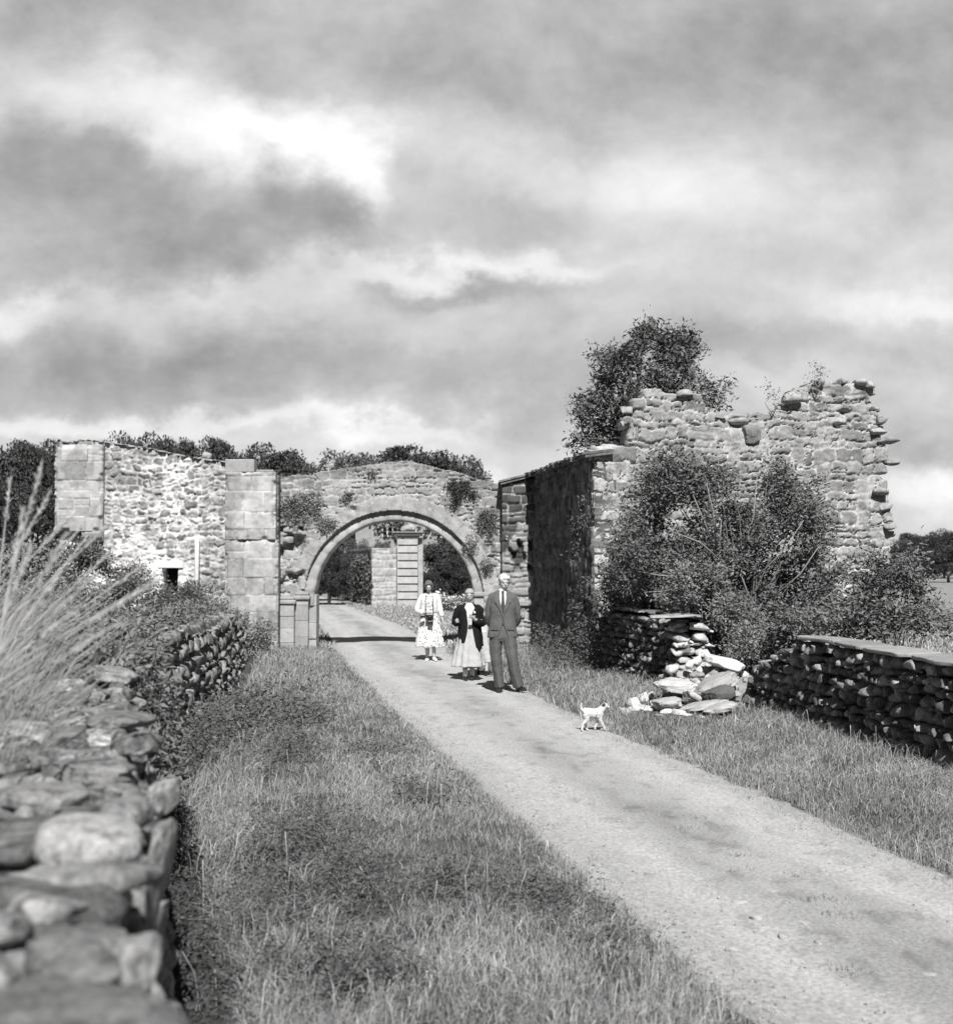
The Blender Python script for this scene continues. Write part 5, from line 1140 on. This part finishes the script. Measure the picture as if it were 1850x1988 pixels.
def garment(name, rows, gap, m_, root, hem=None, nt=72, solid=.012, folds=0, famp=.0, sleeves=None, hemamp=0, seed=0, nz=34):
    """an open or closed sheet of cloth round the body. rows: (z, rx, ry, cx, cy) top to bottom. gap(z): half-angle left open at the front"""
    rows = sorted(rows, key=lambda r: -r[0]); zs = np.array([r[0] for r in rows]); R = np.array(rows)
    V = []; th = np.linspace(0, 1, nt)
    ztop, zbot = zs[0], zs[-1]
    for i in range(nz):
        t = i / (nz - 1)
        for a in th:
            z = ztop + (zbot - ztop) * t
            g = gap(z); ang = g + (2 * math.pi - 2 * g) * a
            hz = hem(ang) if hem else 0.0
            z2 = ztop + (zbot + hz - ztop) * t
            rx, ry, cx, cy = [np.interp(-z2, -zs, R[:, k]) for k in (1, 2, 3, 4)]
            f = 1 + famp * t * math.sin(ang * folds + seed + 2.2 * math.sin(ang * 2 + seed)) + .012 * math.sin(z2 * 31 + ang * 3 + seed)
            V.append((cx + rx * f * math.sin(ang), cy - ry * f * math.cos(ang), z2))
    idx = np.arange(nz * nt).reshape(nz, nt); Q = np.stack([idx[:-1, :-1], idx[1:, :-1], idx[1:, 1:], idx[:-1, 1:]], -1).reshape(-1, 4)
    mb = MB(); mb.add(V, Q)
    if sleeves:
        for (P, rd) in sleeves: mb.tube(P, rd, 16)
    o = mb.build(name, m_, root); s = o.modifiers.new('solid', 'SOLIDIFY'); s.thickness = solid; s.offset = 0
    return o
def lerp3(P, n):
    """smooth polyline through P"""
    P = np.asarray(P, float); t = np.linspace(0, len(P) - 1, n); i = np.minimum(t.astype(int), len(P) - 2); f = (t - i)[:, None]
    P0 = P[np.maximum(i - 1, 0)]; P1 = P[i]; P2 = P[i + 1]; P3 = P[np.minimum(i + 2, len(P) - 1)]
    return .5 * (2 * P1 + (P2 - P0) * f + (2 * P0 - 5 * P1 + 4 * P2 - P3) * f ** 2 + (3 * P1 - P0 - 3 * P2 + P3) * f ** 3)
def shoe(mb, a, yaw, L=.27, w=.048, h=.06, heel=True, tip=0.0):
    """a = ankle above the heel; yaw 0 points to -Y"""
    R = rotm(0, 0, yaw) @ rotm(tip, 0, 0); a = np.asarray(a, float)
    pts = [(0, .06, h * .9), (0, .02, h), (0, -L * .25, h * .62), (0, -L * .5, h * .45), (0, -L * .72, h * .32)]
    P = [a + R @ (np.array(p) - (0, 0, h)) for p in pts]
    mb.tube(P, [(w * .75, h * .5), (w * .85, h * .85), (w * .95, h * .55), (w * 1.02, h * .42), (w * .55, h * .28)], 14, ref=R @ np.array([1, 0, 0]))
    mb.ell(a + R @ np.array((0, .03, -h * .45)), (w * .75, .045, h * .5))
def man():
    Y = 20.4; x = (976 - 925) / FP * Y
    root = empty('person', (x, Y, .012), 0.0, label='tall fair-haired man in grey suit and dark tie walking with hands behind his back', cat='person')
    mb = MB()
    for (z, a, b) in [(0, 0, 0)]: pass
    mb.tube([(0, .01, .86), (0, .01, 1.0), (0, .0, 1.15), (0, .0, 1.35), (0, .01, 1.50), (0, .01, 1.57)], [(.15, .10), (.17, .11), (.14, .095), (.17, .11), (.17, .09), (.08, .06)], 18, ref=(1, 0, 0))
    mb.tube([(0, .015, 1.52), (0, .0, 1.60), (0, -.01, 1.68)], [.065, .056, .058], 12)
    q, R = head(mb, (.02, -.015, 1.735), 1.13, .22, .10)
    for k in (-1, 1):
        mb.tube([(.19 * k, .01, 1.50), (.27 * k, .05, 1.22), (.21 * k, .15, 1.05), (.07 * k, .19, .99)], [.055, .045, .04, .028], 12)
        hand(mb, (.07 * k, .19, .99), (-k, .05, -.3), (0, .2, 1), -k, .6)
    mb.tube([(-.09, 0, .9), (-.10, -.02, .52), (-.06, .02, .09)], [.085, .058, .04], 12); mb.tube([(.09, 0, .9), (.15, -.13, .52), (.245, -.09, .10)], [.085, .058, .04], 12)
    remesh(mb.build('body', PM['skin'], root), .0065, 3)
    face_bits(root, q, R, 1.13)
    # hair: swept over from a side parting
    mb = MB()
    def hb(p, r): mb.add((SPH[0] * np.array(r) * 1.13) @ R.T + q(p), SPH[1])
    hb((0, .026, .050), (.080, .098, .078)); hb((.014, -.034, .070), (.066, .052, .034)); hb((-.050, -.02, .050), (.028, .055, .045)); hb((.062, .0, .045), (.020, .060, .055)); hb((.050, -.055, .070), (.024, .024, .026)); hb((0, .07, .0), (.07, .045, .07))
    remesh(mb.build('hair', PM['hair_fair'], root), .005, 8)
    # jacket
    gap = lambda z: float(np.interp(z, [.84, .95, 1.08, 1.18, 1.24, 1.40, 1.52, 1.60], [.42, .20, .03, .005, .02, .20, .30, .48]))
    rows = [(1.605, .085, .075, 0, .012), (1.58, .13, .085, 0, .012), (1.55, .175, .100, 0, .01), (1.48, .205, .125, 0, .0), (1.36, .208, .140, 0, -.005), (1.18, .197, .132, 0, 0), (1.02, .215, .142, 0, 0), (.86, .238, .155, 0, 0)]
    sl = []
    for k in (-1, 1):
        P = lerp3([(.13 * k, .0, 1.53), (.178 * k, .01, 1.475), (.232 * k, .045, 1.24), (.222 * k, .12, 1.10), (.10 * k, .195, 1.0)], 12)
        sl.append((list(P), [.045, .058, .063, .063, .062, .060, .058, .056, .054, .052, .048, .044]))
    garment('jacket', rows, gap, PM['suit'], root, hem=lambda a: .05 * math.exp(-(min(a, 6.283 - a) / .5) ** 2), nt=90, sleeves=sl, solid=.014, folds=3, famp=.03, seed=1)
    # lapels, pocket flaps, buttons
    mb = MB()
    for k in (-1, 1):
        L_ = [(.050 * k, -.085, 1.575), (.115 * k, -.118, 1.50), (.125 * k, -.132, 1.44), (.055 * k, -.150, 1.30), (.012 * k, -.148, 1.20), (.035 * k, -.156, 1.33), (.06 * k, -.135, 1.47)]
        Vv = np.array(L_) + [0, -.012, 0]; Vb = Vv + [0, .012, 0]; n = len(L_)
        T = [[0, 1, 6], [1, 2, 6], [2, 5, 6], [2, 3, 5], [3, 4, 5]]
        if k < 0: T = [t[::-1] for t in T]
        mb.add(np.concatenate([Vv, Vb]), [[i, (i + 1) % n, n + (i + 1) % n, n + i] for i in range(n)], T)
    mb.build('lapels', PM['suit'], root, False)
    for k in (-1, 1): mb = MB(); mb.box((.125 * k - .06, -.140, .985), (.125 * k + .06, -.118, 1.02), rz=.42 * k); mb.build('pocket_flap', PM['trouser'], root, False)
    for b_ in ((0, -.142, 1.18), (.004, -.150, 1.09)): mb = MB(); mb.ell(b_, (.011, .006, .011)); mb.build('button', PM['tie'], root)
    garment('shirt', [(1.635, .060, .058, 0, -.002), (1.61, .064, .062, 0, -.002), (1.57, .085, .078, 0, -.003), (1.45, .15, .116, 0, -.004), (1.2, .15, .112, 0, 0), (1.12, .15, .11, 0, 0)], lambda z: .0, PM['shirt'], root, solid=.006)
    mb = MB(); mb.box((-.020, -.098, 1.565), (.020, -.074, 1.605)); mb.add([[-.016, -.100, 1.57], [.016, -.100, 1.57], [.03, -.145, 1.34], [0, -.146, 1.26], [-.03, -.145, 1.34], [-.016, -.090, 1.57], [.016, -.090, 1.57], [.03, -.13, 1.34], [0, -.13, 1.26], [-.03, -.13, 1.34]],
        [[0, 1, 6, 5], [1, 2, 7, 6], [2, 3, 8, 7], [3, 4, 9, 8], [4, 0, 5, 9], [1, 0, 4, 2]], [[2, 4, 3]]); mb.build('tie', PM['tie'], root, False)
    # trousers: creased, wide, breaking on the shoe
    mb = MB(); mb.tube([(0, .0, 1.14), (0, 0, .95), (0, 0, .86), (0, 0, .80)], [(.155, .118), (.185, .13), (.195, .135), (.15, .11)], 20, ref=(1, 0, 0))
    for P, rd in (([(-.105, 0, .92), (-.115, -.01, .70), (-.105, -.02, .50), (-.075, .0, .28), (-.05, .01, .075)], [(.108, .125), (.10, .115), (.088, .108), (.080, .105), (.078, .110)]),
                  ([(.10, 0, .92), (.125, -.07, .70), (.15, -.125, .52), (.19, -.11, .30), (.245, -.085, .095)], [(.108, .125), (.102, .115), (.088, .108), (.092, .108), (.088, .112)])):
        PP = lerp3(P, 22); rr2 = [tuple(np.array(rd)[min(int(t * 4), 3)] * (1 - (t * 4 - min(int(t * 4), 3))) + np.array(rd)[min(int(t * 4) + 1, 4)] * (t * 4 - min(int(t * 4), 3))) for t in np.linspace(0, 1, 22)]
        n0 = len(mb.V); mb.tube(list(PP), [(a * (1 + .035 * math.sin(i * 1.9)), b * (1 + .03 * math.sin(i * 1.3 + 1))) for i, (a, b) in enumerate(rr2)], 28, ref=(1, 0, 0))
        Vt = mb.V[-1]; c = PP[np.minimum(np.arange(len(Vt)) // 28, 21)]; a = np.arctan2(Vt[:, 0] - c[:, 0], -(Vt[:, 1] - c[:, 1])); Vt += (Vt - c) * (.16 * np.exp(-(a / .22) ** 2) - .05 * np.exp(-((np.abs(a) - .8) / .35) ** 2) + .03 * np.sin(a * 4 + Vt[:, 2] * 9))[:, None]
    remesh(mb.build('trousers', PM['trouser'], root), .009, 2)
    for (a, yw, tp) in (((-.05, .01, .075), -.05, 0), ((.25, -.08, .085), .55, -.06)):
        mb = MB(); shoe(mb, a, yw, .27, .050, .068, tip=tp); o = remesh(mb.build('shoe', PM['shoe'], root), .006, 2)
man()
def woman_black():
    Y = 22.4; x = (911 - 925) / FP * Y
    root = empty('person', (x, Y, .012), 0.05, label='older woman in open black jacket and long pale skirt, one hand raised to her chest', cat='person')
    mb = MB()
    mb.tube([(0, .01, .72), (0, .01, .85), (0, 0, 1.0), (0, 0, 1.15), (0, .01, 1.27), (0, .01, 1.32)], [(.16, .11), (.17, .12), (.13, .095), (.15, .11), (.15, .08), (.07, .055)], 18, ref=(1, 0, 0))
    mb.tube([(0, .01, 1.28), (0, -.005, 1.36), (0, -.01, 1.42)], [.055, .048, .05], 12)
    q, R = head(mb, (.005, -.015, 1.475), .95, -.1, .12)
    # her right arm (left in the picture) bent with the hand out in front, her left arm bent across the chest
    mb.tube([(-.16, 0, 1.25), (-.23, .02, 1.02), (-.215, -.20, 1.03)], [.048, .042, .028], 12); hand(mb, (-.215, -.20, 1.03), (.15, -1, .15), (0, 0, 1), 1, .9, .92)
    mb.tube([(.16, 0, 1.25), (.24, .0, 1.02), (.09, -.21, 1.06)], [.048, .042, .028], 12); hand(mb, (.09, -.21, 1.06), (-.55, -.55, .5), (0, -.3, 1), -1, 1.0, .92)
    for k in (-1, 1): mb.tube([(.08 * k, 0, .8), (.07 * k, -.02 * k, .45), (.062 * k - .01, .07 * k, .06)], [.08, .055, .034], 12)
    remesh(mb.build('body', PM['skin'], root), .0065, 3); face_bits(root, q, R, .95)
    mb = MB()
    def hb(p, r): mb.add((SPH[0] * np.array(r)) @ R.T + q(p), SPH[1])
    hb((0, .026, .050), (.080, .096, .076)); hb((.030, -.030, .064), (.050, .050, .034)); hb((-.030, -.030, .064), (.050, .050, .034)); hb((.068, .01, .02), (.022, .06, .065)); hb((-.068, .01, .02), (.022, .06, .065)); hb((0, .085, -.01), (.045, .035, .045))
    remesh(mb.build('hair', PM['hair_grey'], root), .006, 8)
    garment('blouse', [(1.34, .058, .055, 0, 0), (1.30, .085, .075, 0, 0), (1.24, .135, .09, 0, 0), (1.12, .14, .112, 0, -.005), (.98, .135, .108, 0, 0), (.84, .15, .115, 0, 0)], lambda z: 0, PM['cream'], root, solid=.006)
    # skirt flares from the waist
    garment('skirt', [(1.0, .135, .105, 0, 0), (.9, .165, .125, 0, 0), (.7, .20, .16, -.01, 0), (.45, .25, .21, -.015, .01), (.24, .285, .25, -.02, .01)], lambda z: 0, PM['skirt'], root, nt=140, folds=9, famp=.085, seed=2, solid=.006)
    garment('lining', [(.5, .14, .13, .01, .02), (.215, .135, .14, .02, .02)], lambda z: 0, PM['petti'], root, nt=50, folds=6, famp=.05, solid=.006, nz=8)
    sl = [(list(lerp3([(-.12, 0, 1.27), (-.19, .01, 1.21), (-.245, .03, 1.02), (-.225, -.10, 1.00), (-.215, -.165, 1.025)], 10)), [.05, .06, .062, .062, .060, .058, .056, .056, .056, .054]),
          (list(lerp3([(.12, 0, 1.27), (.19, .01, 1.21), (.25, .01, 1.02), (.19, -.12, .99), (.115, -.18, 1.045)], 10)), [.05, .06, .062, .062, .060, .058, .056, .056, .056, .054])]
    hem = lambda a: (-.17 * math.exp(-((a - .62) / .38) ** 2) + .06 * math.exp(-((a - 5.7) / .4) ** 2) + .03 * math.sin(a * 3))
    garment('jacket', [(1.335, .068, .062, 0, .01), (1.31, .11, .078, 0, .01), (1.275, .165, .095, 0, .005), (1.2, .188, .125, 0, 0), (1.08, .19, .142, 0, 0), (.95, .188, .145, .01, 0), (.78, .205, .16, .015, 0), (.62, .215, .175, .02, 0)], lambda z: float(np.interp(z, [.6, .85, 1.0, 1.2, 1.34], [.50, .26, .20, .28, .85])), PM['blackwool'], root, hem=hem, sleeves=sl, folds=4, famp=.06, seed=5, solid=.014)
    mb = MB(); 
    for i in range(7): a = i * .9; mb.ell((.085 + .012 * math.cos(a), -.135, 1.185 + .012 * math.sin(a)), (.012, .006, .012))
    mb.build('brooch', PM['cream'], root)
    for k in (-1, 1):
        mb = MB(); mb.tube([(.066 * k - .01, .045 * k - .002, .24), (.062 * k - .01, .07 * k, .07)], [.046, .040], 12); mb.build('sock', PM['sock'], root)
        mb = MB(); shoe(mb, (.062 * k - .01, .07 * k, .055), -.08 * k, .235, .042, .055); remesh(mb.build('shoe', PM['shoe'], root), .006, 2)
    o = MB(); o.ell((0, 0, 0), (.035, .025, .02)); o.tube([(0, 0, .0), (.0, -.01, .05)], [.018, .022], 8)
    o = o.build('small_purse', PM['skin_shade']); o.location = (x + .03, Y - .31, 1.12); tag(o, 'small dark object held in the black-jacketed woman\'s raised hand', 'purse')
woman_black()
def woman_floral():
    Y = 26.7; x = (834 - 925) / FP * Y
    root = empty('person', (x, Y, .012), 0.0, label='woman in floral summer dress and short white cardigan, holding a camera at her waist', cat='person')
    mb = MB()
    mb.tube([(0, .01, .78), (0, .01, .92), (0, 0, 1.06), (0, 0, 1.22), (0, .01, 1.34), (0, .01, 1.40)], [(.16, .11), (.17, .12), (.13, .095), (.155, .115), (.155, .08), (.07, .055)], 18, ref=(1, 0, 0))
    mb.tube([(0, .01, 1.35), (-.01, -.02, 1.43), (-.015, -.04, 1.49)], [.055, .046, .048], 12)
    q, R = head(mb, (-.015, -.045, 1.54), .97, .05, .35)
    mb.tube([(-.16, 0, 1.32), (-.26, .02, 1.06), (-.06, -.20, 1.0)], [.046, .042, .027], 12); hand(mb, (-.06, -.20, 1.0), (1, -.3, -.25), (0, -.3, 1), -1, .9, .92)
    mb.tube([(.16, 0, 1.32), (.22, .0, 1.06), (.285, -.05, .82)], [.046, .040, .027], 12); hand(mb, (.285, -.05, .82), (.15, -.2, -1), (0, -1, 0), -1, .45, .92)
    for P in ([(-.08, 0, .8), (-.06, -.04, .45), (-.045, .04, .07)], [(.08, 0, .8), (.09, -.10, .46), (.10, -.05, .07)]): mb.tube(P, [.08, .054, .034], 12)
    remesh(mb.build('body', PM['skin'], root), .0065, 3); face_bits(root, q, R, .97)
    mb = MB()
    def hb(p, r): mb.add((SPH[0] * np.array(r)) @ R.T + q(p), SPH[1])
    hb((0, .03, .05), (.085, .098, .082)); hb((0, -.03, .095), (.07, .05, .03)); hb((.075, .01, .0), (.026, .055, .07)); hb((-.075, .01, .0), (.026, .055, .07)); hb((0, .08, -.03), (.07, .04, .06)); hb((.05, -.05, .075), (.03, .03, .03)); hb((-.05, -.05, .075), (.03, .03, .03))
    remesh(mb.build('hair', PM['hair_dark'], root), .006, 8)
    garment('dress', [(1.385, .10, .075, 0, 0), (1.36, .145, .09, 0, 0), (1.24, .16, .128, 0, -.005), (1.05, .135, .108, 0, 0), (.92, .175, .135, 0, 0), (.7, .225, .18, .0, 0), (.45, .27, .22, .005, -.01), (.29, .29, .24, .01, -.01)], lambda z: 0, PM['floral'], root, nt=140, nz=44, folds=10, famp=.07, seed=4, solid=.006, hem=lambda a: .015 * math.sin(a * 7))
    sl = [(list(lerp3([(-.12, 0, 1.35), (-.18, .01, 1.29), (-.265, .02, 1.07), (-.20, -.10, 1.02), (-.12, -.165, 1.01)], 10)), [.05, .055, .056, .056, .054, .05, .047, .045, .043, .04]),
          (list(lerp3([(.12, 0, 1.35), (.18, .01, 1.29), (.225, .005, 1.07), (.262, -.03, .92)], 10)), [.05, .055, .056, .054, .052, .05, .047, .044, .042, .04])]
    garment('cardigan', [(1.40, .09, .065, 0, .01), (1.37, .155, .092, 0, .01), (1.28, .185, .13, 0, 0), (1.12, .178, .14, 0, 0), (1.0, .165, .13, 0, 0)], lambda z: float(np.interp(z, [1.0, 1.2, 1.4], [.62, .50, .9])), PM['cardi'], root, sleeves=sl, folds=3, famp=.04, seed=3)
    mb = MB(); mb.tube([(-.045, .042, .34), (-.045, .042, .12)], [.046, .040], 12); mb.build('shaded_leg', PM['shaded_leg'], root)  # dark tube over one leg, its shade put in as colour
    for (a, yw) in (((-.045, .04, .05), -.05), ((.10, -.05, .055), .3)):
        mb = MB(); shoe(mb, a, yw, .235, .042, .05); remesh(mb.build('shoe', PM['white'], root), .006, 2)
    t = empty('camera_case', (x + .02, Y - .27, .93), label='black leather camera case on a strap, held by the woman in the floral dress', cat='camera')
    mb = MB(); mb.box((-.085, -.05, -.06), (.075, .045, .065)); mb.box((-.10, -.045, -.01), (-.2, .03, .05)); bevel(mb.build('case', PM['shoe'], t, False), .015)
    mb = MB(); mb.tube([(0, -.05, .0), (0, -.095, .0)], [.034, .03], 14); mb.build('lens', PM['shoe'], t)
    mb = MB(); mb.box((-.045, -.05, -.15), (.06, -.01, -.075)); mb.box((-.03, -.045, -.08), (.03, -.02, -.05)); bevel(mb.build('open_flap', PM['shoe'], t, False), .012)
    mb = MB(); mb.tube([(-.08, 0, .06), (-.10, .10, .28), (-.09, .17, .45)], [.006] * 3, 6); mb.tube([(.07, 0, .06), (.06, .10, .28), (.04, .17, .45)], [.006] * 3, 6); mb.build('strap', PM['shoe'], t)
woman_floral()
def girl_behind():
    Y = 23.3; x = (934 - 925) / FP * Y
    root = empty('person', (x, Y, .012), 0.0, label='woman in white top and pale skirt almost hidden behind the black-jacketed woman and the man', cat='person')
    mb = MB()
    mb.tube([(0, .01, .66), (0, .01, .8), (0, 0, .95), (0, 0, 1.08), (0, .01, 1.19), (0, .01, 1.24)], [(.13, .1), (.14, .1), (.11, .085), (.13, .1), (.13, .07), (.06, .05)], 16, ref=(1, 0, 0))
    mb.tube([(0, .01, 1.2), (0, 0, 1.28), (0, -.01, 1.33)], [.05, .042, .045], 12); q, R = head(mb, (0, -.01, 1.38), .92, .1, .1)
    mb.tube([(.14, 0, 1.17), (.19, 0, .95), (.20, -.04, .74)], [.042, .036, .025], 12); hand(mb, (.20, -.04, .74), (0, -.2, -1), (0, -1, 0), -1, .5, .85)
    mb.tube([(-.14, 0, 1.17), (-.19, 0, .95), (-.19, -.04, .74)], [.042, .036, .025], 12); hand(mb, (-.19, -.04, .74), (0, -.2, -1), (0, -1, 0), 1, .5, .85)
    mb.tube([(-.07, 0, .7), (-.07, .06, .4), (-.06, .2, .1)], [.07, .05, .03], 12); mb.tube([(.08, 0, .7), (.10, -.12, .42), (.115, -.22, .10)], [.07, .05, .031], 12)
    remesh(mb.build('body', PM['skin'], root), .008, 3); face_bits(root, q, R, .92)
    mb = MB()
    def hb(p, r): mb.add((SPH[0] * np.array(r)) @ R.T + q(p), SPH[1])
    hb((0, .03, .05), (.078, .09, .075)); hb((0, .07, -.03), (.065, .04, .07)); remesh(mb.build('hair', PM['hair_grey'], root), .008, 2)
    garment('top', [(1.24, .08, .06, 0, 0), (1.21, .14, .09, 0, 0), (1.08, .15, .12, 0, 0), (.9, .13, .105, 0, 0)], lambda z: 0, PM['cardi'], root, sleeves=[(list(lerp3([(k * .11, 0, 1.20), (k * .16, 0, 1.14), (k * .195, 0, .95), (k * .2, -.02, .85)], 8)), [.045, .05, .05, .05, .048, .046, .045, .043]) for k in (-1, 1)])
    garment('skirt', [(.93, .13, .105, 0, 0), (.7, .19, .16, 0, 0), (.29, .265, .23, .0, -.02)], lambda z: 0, PM['skirt'], root, nt=120, folds=8, famp=.08, seed=6, solid=.006)
    root.scale = (.86, .86, .86)
    for (a, yw, tp) in (((-.06, .2, .06), 0, .5), ((.115, -.22, .085), .65, -.25)):
        mb = MB(); shoe(mb, a, yw, .23, .042, .055, tip=tp); remesh(mb.build('shoe', PM['shoe'], root), .007, 2)
girl_behind()

def dog():
    Y = 15.75; x = (1150 - 925) / FP * Y
    root = empty('dog', (x, Y, .01), .15, label='small white terrier with a dark ear patch trotting at the road edge, tail up', cat='dog')
    s = 1.0
    mb = MB()
    def E(c, r, rot=None): mb.ell(np.array(c) * s, np.array(r) * s, rot)
    def T(P, R_): mb.tube([np.array(p) * s for p in P], [r * s for r in R_], 12)
    # trunk: deep chest, narrowing belly, muscled rump
    T([(-.125, 0, .215), (-.10, 0, .225), (-.05, 0, .222), (0, 0, .212), (.05, 0, .208), (.085, 0, .218), (.105, -.002, .235)], [.048, .062, .060, .062, .072, .070, .050])
    T([(.08, 0, .235), (.115, -.004, .268), (.135, -.006, .292)], [.056, .044, .040])
    E((.145, -.008, .305), (.042, .038, .038)); T([(.155, -.008, .302), (.182, -.010, .293), (.204, -.012, .287)], [.026, .020, .014]); E((.205, -.012, .291), (.009, .009, .008))
    # legs with joints: front pair one forward one back, hind pair likewise
    T([(.085, -.03, .20), (.085, -.034, .13), (.115, -.036, .075), (.145, -.038, .018)], [.036, .025, .019, .017]); E((.155, -.038, .010), (.020, .013, .010))
    T([(.08, .03, .20), (.07, .034, .13), (.055, .036, .08), (.03, .036, .03)], [.034, .024, .018, .016]); E((.034, .036, .018), (.017, .012, .010))
    T([(-.10, -.03, .21), (-.085, -.036, .14), (-.135, -.038, .09), (-.150, -.038, .018)], [.048, .034, .019, .016]); E((-.140, -.038, .010), (.019, .013, .010))
    T([(-.10, .03, .21), (-.07, .036, .14), (-.09, .038, .09), (-.072, .038, .018)], [.046, .032, .019, .016]); E((-.060, .038, .010), (.019, .013, .010))
    T([(-.125, 0, .235), (-.145, 0, .27), (-.150, 0, .315), (-.145, 0, .345)], [.019, .015, .013, .008])
    remesh(mb.build('body', PM['fur'], root), .0055, 4)
    for k in (-1, 1): mb = MB(); mb.add((SPH[0] * np.array([.020, .008, .024]) * s) @ rotm(.3 * k, .5, .2 * k).T + np.array((.128, -.006 + .032 * k, .318)) * s, SPH[1]); mb.build('ear', PM['furdark'], root)
    mb = MB(); mb.ell(np.array((.120, -.022, .300)) * s, np.array((.018, .020, .024)) * s); mb.build('head_patch', PM['furdark'], root)
    mb = MB(); mb.tube([np.array((.062 - .012, 0, .150)) * s + [0, .055 * math.sin(a) * 0, 0] for a in (0,)] + [np.array((.05, 0, .15)) * s], [.001, .001], 4)
    hb_ = MB(); n = 18
    for i in range(n):      # harness strap round the chest
        a, b = 2 * math.pi * i / n, 2 * math.pi * (i + 1) / n
        hb_.tube([np.array((.030 + .01 * math.sin(a), .0625 * math.cos(a), .208 + .0625 * math.sin(a))) * s, np.array((.030 + .01 * math.sin(b), .0625 * math.cos(b), .208 + .0625 * math.sin(b))) * s], [.006 * s, .006 * s], 6)
    hb_.build('harness', PM['suit'], root)
    mb = MB(); mb.ell(np.array((.213, -.012, .292)) * s, .0065); mb.build('nose', PM['eye'], root)
    for k in (-1, 1): mb = MB(); mb.ell(np.array((.168, -.009 + .022 * k, .312)) * s, .0042); mb.build('eye', PM['eye'], root)
dog()
